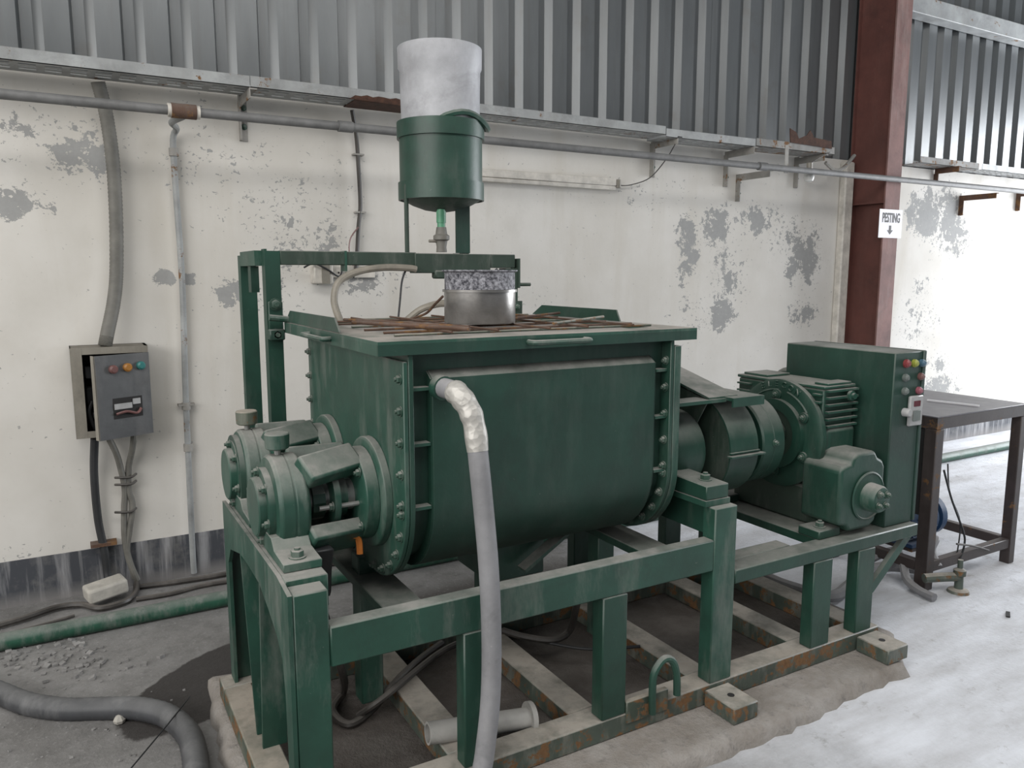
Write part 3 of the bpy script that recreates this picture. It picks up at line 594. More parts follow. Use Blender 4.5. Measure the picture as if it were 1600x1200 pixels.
# jacket: outer skin on front, wrapping under
JX0, JX1 = .862, 1.648
jr = wprof(.238, 1.215); jr = [(A1 - .208, 1.235), (A1 - .236, 1.2163)] + [jr[0], (jr[0][0], 1.212)] + jr[1:-1] + [(jr[-1][0], 1.212), jr[-1]] + [(A2 + .236, 1.2163), (A2 + .208, 1.235)]
MB().sheet([[Vector((x, p[0], p[1])) for p in jr] for x in (JX0, JX0 + .003, 1.25, JX1 - .003, JX1)]).build('heating_jacket', 'green_clean', mx, smooth=40, solid=.006)
ip = wprof(.205, 1.235); op = wprof(.238, 1.215); ring_poly = [(A1 - .208, 1.235)] + op + [(A2 + .208, 1.235)] + ip[::-1]
for x in (JX0 - .004, JX1 - .002): MB().prism(ring_poly, 'x', x, x + .006).build('jacket_end', 'green', mx, smooth=0)
# end flanges
def stadium(R, zt, n=12):
    pts = [(A1 - R, zt)]
    for i in range(n + 1): a = math.pi + math.pi / 2 * i / n; pts.append((A1 + R * math.cos(a), AZ + R * math.sin(a)))
    for i in range(n + 1): a = 1.5 * math.pi + math.pi / 2 * i / n; pts.append((A2 + R * math.cos(a), AZ + R * math.sin(a)))
    pts.append((A2 + R, zt)); return pts
FR = .255
MB().prism(stadium(FR, 1.268), 'x', .772, .7855).build('end_plate', 'green_dusty', mx, bevel=.002)
ep = mx.children[-1]
MB().prism(stadium(FR, 1.287), 'x', .787, .802).build('trough_flange', 'green', mx, bevel=.002)
MB().prism(stadium(FR, 1.287), 'x', 1.70, 1.715).build('trough_flange', 'green', mx, bevel=.002)
fr_ = mx.children[-1]
MB().prism(stadium(FR, 1.268), 'x', 1.717, 1.745).build('end_plate', 'green_dusty', mx, bevel=.002)
def flange_pts(R, zt):
    pts = []
    for z in [zt - .05 - .088 * i for i in range(5)]: pts += [(A1 - R, z), (A2 + R, z)]
    for i in range(6): a = math.pi + math.pi / 2 * (i + .2) / 5.2; pts += [(A1 + R * math.cos(a), AZ + R * math.sin(a)), (A2 - R * math.cos(a), AZ + R * math.sin(a))]
    pts.append(((A1 + A2) / 2, AZ - R)); return pts
for (y, z) in flange_pts(FR - .022, 1.27): bolt(ep, (.772, y, z), (-1, 0, 0))
for (y, z) in flange_pts(FR - .022, 1.27): bolt(fr_, (1.70, y, z), (-1, 0, 0))
for (z, d) in ((1.185, .045), (1.03, .045), (.85, .08)):
    for (x0, x1) in ((.803, JX0 - .006), (JX1 + .006, 1.699)):
        MB().box(x0, x1, A1 - .24, A1 - .24 + d + .03, z, z + .009).build('stiffener_tab', 'green_dusty', mx, smooth=0)
# rim
RX0, RX1, RY0, RY1, RZ0, RZ1 = .70, 1.80, 1.92, 2.90, 1.287, 1.325
rim = [((RX0, RX1, RY0, RY0 + .10)), ((RX0, RX1, RY1 - .07, RY1)), ((RX0, RX0 + .12, RY0 + .1, RY1 - .07)), ((RX1 - .12, RX1, RY0 + .1, RY1 - .07))]
for r_ in rim: MB().box(*r_, RZ1 - .008, RZ1).build('rim_plate', 'rim_dust', mx, smooth=0)
for r_ in ((RX0, RX1, RY0, RY0 + .008), (RX0, RX1, RY1 - .008, RY1), (RX0, RX0 + .008, RY0 + .008, RY1 - .008), (RX1 - .008, RX1, RY0 + .008, RY1 - .008)):
    MB().box(*r_, RZ0, RZ1 - .0081).build('rim_skirt', 'green_dusty' if r_[1] < .8 else 'green_clean', mx, smooth=0)
MB().box(RX0 + .121, RX1 - .121, RY0 + .101, RY1 - .071, 1.30, 1.316).build('cover_sheet', 'grate_dust', mx, smooth=0)
# rim handles
def handle(p0, p1, out):
    a = Vector(p0); c = Vector(p1); o = Vector(out)
    MB().tube(smooth_path([a, a + o, a.lerp(c, .12) + o * 1.2, a.lerp(c, .88) + o * 1.2, c + o, c], 4), .008, 8).build('rim_handle', 'green_dusty', mx)
handle((1.155, 1.92, 1.306), (1.35, 1.92, 1.306), (0, -.03, 0))
handle((.70, 2.33, 1.304), (.70, 2.56, 1.304), (-.022, 0, 0))
# raised side lids
def lid(x, xt, yb0, yb1, yt0, yt1):
    z0, z1 = 1.327, 1.368
    mb = MB(); t = .006
    vs = [(x, yb0, z0), (x, yb1, z0), (xt, yt1, z1), (xt, yt0, z1)]; vs2 = [(a + t, b_, c) for a, b_, c in vs]
    mb.add(vs + vs2, [(0, 1, 2, 3), (7, 6, 5, 4), (0, 4, 5, 1), (1, 5, 6, 2), (2, 6, 7, 3), (3, 7, 4, 0)]); mb.build('lid_plate', 'green', mx, smooth=0)
lid(.705, .712, 2.26, 2.90, 2.33, 2.86); lid(1.775, 1.78, 2.30, 2.92, 2.33, 2.85)
MB().cyl((.64, 2.87, 1.345), (.72, 2.87, 1.335), .012, n=10).build('hinge_pin', 'green_dusty', mx)
MB().box(.645, .70, 2.89, 2.93, 1.26, 1.30).build('hinge_block', 'green', mx, bevel=.004)
# nipple
MB().cyl((.885, 1.95, 1.192), (.889, 1.925, 1.19), .034, n=20).build('jacket_nipple', 'green_dusty', mx)
# --- bearings, left end
def left_bearing(ay, long=False):
    x0 = .42
    hb = MB()
    hb.lathe([(.115, .04), (.134, .043), (.142, .052), (.142, .085), (.139, .088), (.142, .092), (.142, .118), (.136, .125), (.125, .13)], (x0, ay, AZ), (1, 0, 0), 40)
    hb.prism([(ay - .25, .745), (ay - .25, .768), (ay - .15, .774), (ay - .12, .80), (ay + .07, .80), (ay + .08, .745)], 'x', .44, .54)
    h = hb.build('bearing_housing', 'green_dusty', mx, bevel=.003)
    MB().lathe([(.108, .022), (.108, .04), (.10, .042)], (x0, ay, AZ), (1, 0, 0), 36).build('cover_flange', 'green_dusty', h)
    MB().lathe([(.079, 0), (.083, .003), (.083, .03)], (x0, ay, AZ), (1, 0, 0), 36).build('end_cap', 'green_dusty', h)
    for i in range(6):
        a = i * math.pi / 3 + .3; bolt(h, (x0 + .022, ay + .096 * math.cos(a), AZ + .096 * math.sin(a)), (-1, 0, 0))
    bolt(h, (.485, ay - .215, .770), (0, 0, 1), True)
    # grease cup
    cz = AZ + .14
    MB().cyl((.494, ay, cz - .01), (.494, ay, cz + .02), .009, n=10).build('cup_stem', 'steel', h)
    MB().lathe([(.028, .018), (.033, .022), (.034, .06), (.031, .063)], (.494, ay, cz), (0, 0, 1), 24).build('grease_cup', 'green_dusty' if not long else 'green_rust', h)
    # lantern
    ln = MB()
    ln.lathe([(.155, 0), (.165, .006), (.165, .028), (.14, .034)], (.744, ay, AZ), (1, 0, 0), 40)
    ln.lathe([(.128, 0), (.138, .006), (.138, .044)], (.70, ay, AZ), (1, 0, 0), 40)
    lo = ln.build('seal_flange', 'green_dusty', mx, bevel=.002)
    for (p0, p1) in (((.535, ay - .10, AZ + .105), (.705, ay - .035, AZ + .115)), ((.535, ay - .12, AZ - .085), (.705, ay - .06, AZ - .10)), ((.535, ay + .11, AZ - .08), (.705, ay + .07, AZ - .10)), ((.535, ay + .09, AZ + .10), (.705, ay + .08, AZ + .10))):
        MB().bar(p0, p1, .085, .05, Vector((0, p0[1] - ay, p0[2] - AZ)).normalized()).build('lantern_arm', 'green_dusty', lo, bevel=.008, seg=2)
    for a in (.5, 2.4, 3.8, 5.5): bolt(lo, (.70, ay + .122 * math.cos(a), AZ + .122 * math.sin(a)), (-1, 0, 0))
    MB().cyl((.52, ay, AZ), (.80, ay, AZ), .045, n=24).build('shaft', 'steel', mx)
    gl = MB().lathe([(.05, 0), (.092, .002), (.092, .02), (.06, .022), (.06, .05)], (.625, ay, AZ), (1, 0, 0), 32).build('gland_ring', 'green_dusty', mx)
    MB().cyl((.575, ay, AZ), (.61, ay, AZ), .06, n=14).build('collar_nut', 'green_clean', gl, smooth=0)
    for s_ in (-1, 1): MB().cyl((.585, ay + s_ * .075, AZ - .01), (.70, ay + s_ * .075, AZ - .01), .007, n=8).build('gland_stud', 'steel', gl); bolt(gl, (.625, ay + s_ * .075, AZ - .01), (-1, 0, 0))
    return h
h1 = left_bearing(A1); h2 = left_bearing(A2, True)
MB().lathe([(.125, .0), (.125, .10)], (.445, A2, AZ), (1, 0, 0), 36).build('housing_sleeve', 'green', h2)
MB().tube(smooth_path([(.60, A1 - .075, .80), (.605, A1 - .09, .77), (.64, A1 - .10, .765), (.69, A1 - .085, .75), (.695, A1 - .09, .70)], 5), .01, 6).build('packing_rag', 'orange', mx)
MB().prism([(A1 - .16, .755), (A1 - .03, .755), (A1 - .05, .70), (A1 - .10, .64), (A1 - .115, .60), (A1 - .13, .68)], 'x', .55, .60).build('drip_cloth', 'black', mx, bevel=.004)
# --- right end bearing
def right_bearing(ay, x0=1.80):
    hb = MB(); hb.lathe([(.11, 0), (.14, .01), (.148, .03), (.148, .13), (.14, .15), (.11, .16)], (x0 + .03, ay, AZ), (1, 0, 0), 40)
    hb.prism([(ay - .335, .757), (ay - .335, .805), (ay - .16, .812), (ay + .16, .812), (ay + .2, .757)], 'x', x0, x0 + .10)
    h = hb.build('bearing_housing', 'green', mx, bevel=.003)
    MB().box(x0 - .005, x0 + .105, ay - .338, ay + .2, .7365, .756).build('shim_plate', 'green_dusty', h)
    bolt(h, (x0 + .055, ay - .27, .807), (0, 0, 1), True)
    MB().lathe([(.085, 0), (.10, .004), (.10, .03)], (1.765, ay, AZ), (1, 0, 0), 32).build('seal_ring', 'green_grimy', h)
    MB().cyl((1.745, ay, AZ), (2.05, ay, AZ), .045, n=24).build('shaft', 'steel', mx)
right_bearing(A1); right_bearing(A2)
# --- gear guard
gd = MB()
gd.ring((2.05, A1, AZ), (2.19, A1, AZ), .192, .186, 48); go = gd.build('drum_guard', 'green', mx)
MB().lathe([(.06, 0), (.185, 0), (.185, .006), (.06, .006)], (2.052, A1, AZ), (1, 0, 0), 48, True).build('guard_face', 'green_grimy', go)
MB().box(2.035, 2.205, A1 - .215, A1 - .19, AZ - .012, AZ - .006).build('guard_lip', 'green_dusty', go, smooth=0)
MB().box(2.045, 2.19, A1 - .20, A1 - .19, AZ + .0, AZ + .004).build('guard_lip', 'green_dusty', go, smooth=0)
MB().prism([(1.96, AZ + .198), (2.095, AZ + .188)], 'y', 0, 1) if False else None
gp = MB(); gp.box(2.045, 2.20, 1.985, 2.24, AZ + .193, AZ + .205); gp.box(2.045, 2.20, 1.985, 1.993, AZ + .172, AZ + .193); gp.build('guard_top_plate', 'green_dusty', mx, smooth=0)
MB().box(1.77, 2.045, 2.02, 2.10, AZ + .188, AZ + .20).build('guard_arm', 'green_dusty', mx, smooth=0)
sl = MB(); sl.add([(1.97, 2.03, 1.064), (2.11, 2.03, 1.064), (2.11, 2.70, 1.22), (1.97, 2.70, 1.22), (1.97, 2.03, 1.056), (2.11, 2.03, 1.056), (2.11, 2.70, 1.212), (1.97, 2.70, 1.212)], [(0, 1, 2, 3), (7, 6, 5, 4), (0, 4, 5, 1), (1, 5, 6, 2), (2, 6, 7, 3), (3, 7, 4, 0)])
sl.build('sloping_guard_plate', 'green_dusty', mx, smooth=0)
MB().prism([(2.04, 1.05), (2.70, 1.205), (2.70, .62), (2.3, .62)], 'x', 1.975, 1.98).build('guard_side_plate', 'green_grimy', mx, smooth=0)
MB().prism([(2.10, 1.05), (2.70, 1.20), (2.70, .62), (2.3, .62)], 'x', 2.095, 2.10).build('guard_side_plate', 'green_grimy', mx, smooth=0)
# coupling
cp_ = MB(); cp_.lathe([(.06, 0), (.165, 0), (.172, .006), (.172, .055), (.169, .058), (.172, .061), (.172, .112), (.16, .12), (.06, .12)], (2.24, A1, AZ), (1, 0, 0), 48)
co = cp_.build('coupling', 'green', mx); MB().cyl((2.05, A1, AZ), (2.60, A1, AZ), .055, n=24).build('drive_shaft', 'green_grimy', mx)
bolt(co, (2.30, A1 - .172, AZ + .01), (0, -1, 0))

# ================================================================== GEAR REDUCER
gr = thing('gear_reducer', (2.63, 2.2, .505), 'green finned cast gear reducer coupled to the mixer shaft beside the control cabinet', 'gearbox')
gb = MB(); gb.prism([(1.995, 1.055), (1.995, .80), (2.04, .66), (2.40, .66), (2.44, .80), (2.44, 1.055)], 'x', 2.54, 2.715); gb.build('housing', 'green', gr, bevel=.008, seg=2)
MB().box(2.535, 2.72, 1.99, 2.445, 1.056, 1.068).build('top_plate', 'green_dusty', gr, bevel=.003)
for (y0, y1) in ((1.995, 2.06), (2.30, 2.43)): MB().box(2.56, 2.70, y0, y1, 1.0685, 1.078).build('top_pad', 'green_dusty', gr, bevel=.002)
for i in range(6): MB().box(2.545, 2.72, 1.975, 1.994, 1.045 - .028 * i, 1.053 - .028 * i).build('cooling_fin', 'green_dusty', gr, smooth=0)
for i in range(2):
    MB().box(2.52, 2.539, 2.0, 2.035, 1.03 - .03 * i, 1.037 - .03 * i).build('cooling_fin', 'green_dusty', gr, smooth=0)
    MB().box(2.52, 2.539, 2.36, 2.43, 1.03 - .03 * i, 1.037 - .03 * i).build('cooling_fin', 'green_dusty', gr, smooth=0)
MB().lathe([(.02, 0), (.02, .012), (.012, .014), (.012, .024)], (2.67, 1.977, 1.025), (0, -1, 0), 16).build('filler_plug', 'green_dusty', gr)
fo = MB().lathe([(.14, 0), (.20, 0), (.22, .008), (.22, .03), (.14, .03)], (2.50, A1, AZ), (1, 0, 0), 56, True).build('output_flange', 'green', gr)
MB().lathe([(.10, 0), (.142, 0), (.142, .03), (.10, .03)], (2.478, A1, AZ), (1, 0, 0), 48, True).build('bearing_ring', 'green', gr)
MB().lathe([(.06, 0), (.10, 0), (.10, .02), (.06, .02)], (2.49, A1, AZ), (1, 0, 0), 48, True).build('inner_bore', 'green_grimy', gr)
for i in range(6):
    a = math.pi / 3 * i + .5
    MB().lathe([(.022, 0), (.022, .008), (.018, .01)], (2.50, A1 + .158 * math.cos(a), AZ + .158 * math.sin(a)), (-1, 0, 0), 16).build('bolt_boss', 'green', fo)
    bolt(fo, (2.49, A1 + .158 * math.cos(a), AZ + .158 * math.sin(a)), (-1, 0, 0))
for (a0, a1) in ((35, 75), (88, 128), (150, 190)):
    pts = [(2.499, A1 - .178 * math.cos(math.radians(a)), AZ + .178 * math.sin(math.radians(a))) for a in np.linspace(a0, a1, 9)]
    MB().tube(pts, .004, 6).build('cast_rib', 'green_dusty', fo)
for i, ch in enumerate('ELECON'):
    a = math.radians(66 + 10.5 * i); q = (2.499, A1 + .2 * math.cos(a), AZ + .2 * math.sin(a))
    o = text(ch, .034, q, (0, 0, 0), 'green_dusty', fo, 'cast_letter', ext=.003)
    # facing -X, upright along the radius
    rad = Vector((0, math.cos(a), math.sin(a))); xd = Vector((0, math.sin(a), -math.cos(a))) * 1.0; zd = Vector((-1, 0, 0)); xd = rad.cross(zd)
    o.rotation_euler = Matrix((xd, rad, zd)).transposed().to_euler()
# worm housing
wh = MB()
wpoly = [(2.475, .56), (2.475, .77), (2.49, .785), (2.535, .79), (2.545, .815), (2.57, .828), (2.67, .828), (2.69, .80), (2.72, .785), (2.735, .76), (2.735, .60), (2.70, .585), (2.695, .545), (2.66, .525), (2.54, .525), (2.52, .55)]
wh.prism(wpoly, 'y', 1.85, 2.03); wo = wh.build('worm_housing', 'green', gr, bevel=.014, seg=3)
MB().box(2.548, 2.718, 1.976, 2.05, .62, .905).build('worm_neck', 'green', gr, bevel=.02, seg=2)
MB().lathe([(.092, 0), (.096, .004), (.09, .008), (.086, .003)], (2.635, 1.848, .655), (0, -1, 0), 36).build('cover_ring', 'green', wo)
MB().lathe([(.056, 0), (.053, .045), (.047, .055), (.02, .057)], (2.64, 1.845, .652), (0, -1, 0), 30).build('cover_boss', 'green_dusty', wo)
for a in (0.6, 2.2, 3.9, 5.4): bolt(wo, (2.64 + .03 * math.cos(a), 1.788, .652 + .03 * math.sin(a)), (0, -1, 0))
for (x, y) in ((2.46, 1.93), (2.46, 2.45), (2.70, 2.45)):
    ft = MB().box(x - .05, x + .07, y - .05, y + .05, .506, .54).build('foot', 'green', gr, bevel=.004); bolt(ft, (x, y - .01, .54), (0, 0, 1), True)
MB().box(2.53, 2.715, 1.99, 2.44, .506, .659).build('base_casting', 'green_grimy', gr, bevel=.01)
# ================================================================== CONTROL CABINET
cbx = thing('control_cabinet', (2.85, 2.1, .505), 'narrow tall green control cabinet with coloured lamps and push buttons', 'control cabinet')
cX0, cX1, cY0, cY1, cZ0, cZ1 = 2.752, 2.925, 1.85, 2.37, .506, 1.20
MB().box(cX0, cX1, cY0, cY1, cZ0, cZ1).build('body', 'green_clean', cbx, bevel=.004)
MB().box(cX1 + .001, cX1 + .02, cY0 - .004, cY1, cZ0 + .005, cZ1 + .002).build('door', 'green_clean', cbx, bevel=.003)
def on_front(px_, py): q = at(px_, py, Y=cY0); return q.x, q.z
for nm, px_, py, mt, r_ in (('lamp', 1415, 568, 'lamp_red', .017), ('lamp', 1427.5, 567.5, 'lamp_yellow', .016), ('lamp', 1439, 567, 'lamp_blue', .015), ('push_button', 1413, 590, 'lamp_grey', .015), ('push_button', 1437, 588, 'lamp_brown', .015), ('push_button', 1412, 611, 'lamp_grey', .015), ('push_button', 1434, 610, 'lamp_pink', .015)):
    x, z = on_front(px_, py)
    MB().lathe([(r_, 0), (r_, .008), (r_ * .85, .009), (r_ * .85, .013), (r_ * .5, .019)], (x, cY0, z), (0, -1, 0), 18).build(nm, mt, cbx)
x, z = on_front(1427, 641); kp = MB().box(x - .042, x + .042, cY0 - .014, cY0 - .0005, z - .06, z + .06).build('keypad', 'panel_white', cbx, bevel=.004)
MB().box(x - .02, x + .02, cY0 - .016, cY0 - .0141, z + .018, z + .04).build('display', 'display', kp, smooth=0)
MB().box(x - .024, x + .024, cY0 - .017, cY0 - .0141, z - .04, z + .002).build('key_pad_area', 'lamp_grey', kp, bevel=.002)
MB().lathe([(.017, 0), (.016, .024), (.013, .028)], (x - .06, cY0, z - .002), (0, -1, 0), 14).build('speed_knob', 'panel_white', kp)
# motor behind the gearbox
q = at(1224, 574, Y=2.55)
mo = thing('drive_motor', (2.86, 2.68, .505), 'dark drive motor mostly hidden behind the green control cabinet', 'motor')
MB().box(2.931, 3.25, 2.45, 2.69, .47, .505).build('shelf', 'green_grimy', mo)
MB().lathe([(.03, 0), (.11, .02), (.128, .05), (.128, .28), (.03, .30)], (2.96, 2.56, .93), (1, 0, 0), 32).build('casing', 'green_grimy', mo)
MB().box(2.98, 3.2, 2.48, 2.64, .506, .80).build('mount', 'green_grimy', mo, bevel=.004)

# ================================================================== GANTRY
gn = thing('steel_gantry', (1.15, 2.9, 0), 'dark green steel gantry beam on posts spanning over the mixer trough', 'gantry')
GY = 2.93
MB().box(.645, .655, GY - .0, GY + .045, .05, 1.59).build('post_web', 'green', gn, smooth=0)
MB().box(.645, .70, GY - .006, GY + .0, .05, 1.583).build('post', 'green', gn, smooth=0)
MB().box(.62, .68, 3.24, 3.245, .0, 1.572).build('rear_post', 'green', gn, smooth=0); MB().box(.62, .627, 3.246, 3.29, .0, 1.572).build('rear_post_flange', 'green_dusty', gn, smooth=0); MB().box(.673, .68, 3.246, 3.29, .0, 1.572).build('rear_post_flange', 'green', gn, smooth=0)
MB().box(.62, .66, GY + .046, 3.239, 1.53, 1.585).build('tie_stub', 'green_dusty', gn, smooth=0)
MB().box(.63, .66, 3.10, 3.15, 1.43, 1.529).build('hanger_bar', 'green', gn, smooth=0)
p0 = at(412, 391, Y=GY); zt = p0.z
xj = at(650, 400, Y=GY).x; xe = at(803, 400, Y=GY).x
MB().box(.7005, xj, GY - .007, GY + .04, 1.533, zt).build('beam', 'green_grimy', gn, bevel=.003)
MB().box(xj - .01, xe - .12, GY - .014, GY + .046, 1.503, zt - .003).build('beam_sleeve', 'green_grimy', gn, bevel=.003)
MB().box(xe - .12, xe, GY - .012, GY + .046, 1.525, zt - .003).build('beam_end', 'green_grimy', gn, bevel=.003)
MB().box(xe - .045, xe + .012, GY - .012, GY + .05, 1.33, 1.524).build('post', 'green_grimy', gn, smooth=0)
MB().box(xe - .025, xe + .03, GY - .02, GY - .012, 1.327, 1.385).build('foot_bracket', 'green_grimy', gn, smooth=0); bolt(gn, (xe + .003, GY - .02, 1.36), (0, -1, 0))
MB().box(xe + .012, xe + .02, GY - .02, GY + .05, 1.44, 1.565).build('end_plate', 'green_grimy', gn, smooth=0)
MB().cyl((xe + .02, GY - .01, 1.455), (xe + .075, GY - .01, 1.455), .008, n=10).build('crank_pin', 'green_grimy', gn)
MB().box(at(539, 400, Y=GY).x - .004, at(539, 400, Y=GY).x + .004, GY - .012, GY + .045, 1.51, zt + .002).build('clamp_strap', 'green_dusty', gn, smooth=0)
hp = MB().box(.648, .70, GY - .02, GY - .007, 1.27, 1.40).build('hinge_plate', 'green', gn, bevel=.003)
for z in (1.39, 1.28): bolt(gn, (.673, GY - .02, z), (0, -1, 0), True)

# ================================================================== DOSING TANK
TY = GY + .06; tc = at(689, 250, Y=TY); TXc = tc.x
zt0 = at(688, 181, Y=TY - .17).z; zb0 = at(688, 305, Y=TY - .17).z; RT_ = .172
tk = thing('dosing_tank', (TXc, TY, 1.58), 'green cylindrical dosing tank with domed bottom standing on the gantry', 'tank')
MB().lathe([(RT_ - .004, 0), (RT_ - .004, zt0 - zb0)], (TXc, TY, zb0), (0, 0, 1), 48).build('shell', 'green', tk)
MB().ring((TXc, TY, zb0 - .005), (TXc, TY, zb0 + .065), RT_ + .003, RT_ - .004, 48).build('lower_band', 'green', tk)
MB().ring((TXc, TY, zt0 - .06), (TXc, TY, zt0 + .004), RT_ + .005, RT_ - .004, 48).build('upper_band', 'green', tk)
MB().lathe([(.02, -.05), (.07, -.042), (.12, -.024), (RT_ - .008, 0)], (TXc, TY, zb0), (0, 0, 1), 40).build('domed_bottom', 'green_grimy', tk)
q = at(748, 212, Y=TY); MB().box(q.x - .004, q.x + .012, TY - .02, TY + .02, q.z - .015, q.z + .012).build('side_lug', 'green_grimy', tk)
bz = zt
for (px_, w_, mt) in ((722, .062, 'green_clean'),):
    x = at(px_, 350, Y=TY - .05).x; MB().box(x - w_ / 2, x + w_ / 2, TY - .06, TY - .05, bz - .0, zb0 + .06).build('leg', mt, tk, smooth=0)
    MB().box(x + w_ / 2 - .01, x + w_ / 2, TY - .05, TY + .02, 1.42, zb0 + .06).build('leg_flange', 'green_grimy', tk, smooth=0); MB().box(x - .02, x + .03, GY + .05, GY + .06, 1.40, bz).build('leg_tail', 'green_grimy', tk, smooth=0)
x = at(631, 350, Y=TY).x; MB().cyl((x, TY - .03, bz), (x, TY - .03, zb0 + .05), .009, n=10).build('rod_leg', 'green_grimy', tk)
xv = at(687, 350, Y=TY - .03).x; yv = TY - .045
zz = lambda py: at(687, py, Y=yv).z
MB().cyl((xv, yv, zz(363)), (xv, yv, zb0 - .04), .0165, n=16).build('outlet_pipe', 'ppr', tk); MB().cyl((xv, yv, zz(348)), (xv, yv, zz(330)), .0195, n=16).build('outlet_sleeve', 'ppr', tk)
va = MB().lathe([(.022, 0), (.02, .02), (.024, .045), (.033, .05), (.033, .066), (.024, .072), (.02, .10)], (xv, yv, zz(394)), (0, 0, 1), 18).build('valve', 'conduit', tk)
MB().cyl((xv - .055, yv, zz(377)), (xv, yv, zz(377)), .006, n=8).build('valve_handle', 'box_frame', va)
q = at(690, 427, Y=GY - .015); MB().box(q.x - .03, q.x + .02, GY - .02, GY + .02, q.z - .022, q.z + .012).build('outlet_stub', 'green_grimy', tk, bevel=.006)
# white plastic cylinder in the tank mouth
ZP0, ZP1 = zt0 + .0045, at(688, 58, Y=TY - .16).z
wc_ = thing('plastic_cylinder', (TXc, TY, ZP0), 'tall whitish plastic cylinder standing in the mouth of the green tank', 'cylinder')
MB().lathe([(.158, 0), (.16, .1), (.162, .7 * (ZP1 - ZP0)), (.168, .74 * (ZP1 - ZP0)), (.169, ZP1 - ZP0), (.163, ZP1 - ZP0), (.158, .7 * (ZP1 - ZP0)), (.15, .02)], (TXc, TY, ZP0), (0, 0, 1), 40).build('shell', 'white_plastic', wc_)
MB().tube([(TXc + .03 + .17 * math.sin(a) * .0 + .165 * math.cos(a), TY + .165 * math.sin(a), zt0 + .006 + .02 * math.sin(a * 3)) for a in np.linspace(-2.2, .1, 14)], .012, 6).build('green_wrap', 'green_dusty', wc_)

# ================================================================== POT AND GRATE
PX, PY = 1.188, 2.285
pt = thing('metal_pot', (PX, PY, 1.337), 'dented bare metal pot with crusted upper band standing on the grate', 'pot')
MB().lathe([(.114, 0), (.1165, .004), (.1165, .098), (.1165, .1)], (PX, PY, 1.3415), (0, 0, 1), 44).build('body', 'alu', pt)
MB().ring((PX, PY, 1.442), (PX, PY, 1.450), .122, .10, 44).build('seam_flange', 'alu', pt)
MB().lathe([(.1, 0), (.115, 0), (.115, .054), (.124, .058), (.124, .062), (.11, .062), (.109, .01)], (PX, PY, 1.4505), (0, 0, 1), 44, True).build('upper_band', 'crust', pt)
gt = thing('rod_grate', (1.25, 2.41, 1.326), 'loose grate of rusty steel rods lying over the trough opening', 'grate')
def rod(p0, p1, r_=.0065, mt='rust'): MB().cyl(p0, p1, r_, n=8).build('rod', mt, gt)
for i, y in enumerate((2.06, 2.17, 2.31, 2.46, 2.62, 2.76, 2.85)):
    rod((.80 + .01 * (i % 2), y, 1.329), (1.72, y + random.uniform(-.02, .02), 1.329), .0038, mt='rust' if i % 3 else 'green_rust')
for x in (.95, 1.10, 1.28, 1.42, 1.60): rod((x, 2.0, 1.3365), (x + random.uniform(-.02, .02), 2.86, 1.3365), .0035)
rod((.80, 2.42, 1.347), (.99, 1.97, 1.346), .006); rod((.83, 2.60, 1.346), (1.03, 2.05, 1.346), .005); rod((1.33, 2.06, 1.346), (1.70, 2.30, 1.346), .005, 'green_rust'); rod((1.33, 2.35, 1.346), (1.72, 2.62, 1.346), .005)

# ================================================================== HOSES
hz = thing('drain_hose', (.93, 1.76, .05), 'thick grey hose drooping from the jacket nipple down past the side rail', 'hose')
hp_ = [(.887, 1.93, 1.192), (.897, 1.885, 1.188), at(718, 618, Y=1.855), at(733, 640, Y=1.83), at(742, 670, Y=1.815), at(749, 730, Y=1.795), at(756, 800, Y=1.785), at(763, 880, Y=1.775), at(767, 960, Y=1.77), at(768, 1040, Y=1.768), at(765, 1110, Y=1.765), at(757, 1180, Y=1.76), at(752, 1225, Y=1.74), (.885, 1.64, .08), (.80, 1.52, .032), (.6, 1.42, .03)]
MB().tube(smooth_path(hp_, 8), .0275, 16).build('hose', 'hose_grey', hz)
tp = smooth_path(hp_, 8)[10:38]
MB().tube(tp, lambda t: .0325 + .0012 * math.sin(t * 23) - .003 * t, 16).build('silver_tape_wrap', 'tape', hz)
# black floor hose on the left
fh = [at(-60, 1060, Z=.03), at(0, 1083, Z=.03), at(45, 1100, Z=.03), at(100, 1108, Z=.03), at(160, 1107, Z=.03), at(215, 1107, Z=.035), at(262, 1119, Z=.035), at(293, 1146, Z=.035), at(304, 1178, Z=.033), at(306, 1215, Z=.03), at(300, 1260, Z=.03), at(270, 1340, Z=.03)]
tag(MB().tube(smooth_path(fh, 10), .038, 14, wave=.02).build('floor_hose', 'hose_dark', smooth=60), 'thick dark ribbed hose curving across the floor at lower left', 'hose')
# loose wire
tag(MB().tube([at(297, 1088, Z=.072), at(262, 1132, Z=.074), at(200, 1206, Z=.02), at(150, 1265, Z=.01)], .0025, 6).build('thin_wire', 'black'), 'thin straight black wire crossing over the dark floor hose', 'wire')
# green floor pipe
tag(MB().cyl((-2.5, 3.585, .036), (9.5, 3.60, .036), .036, n=20).build('floor_pipe', 'green_pipe'), 'long dusty green pipe lying on the floor parallel to the back wall', 'pipe')
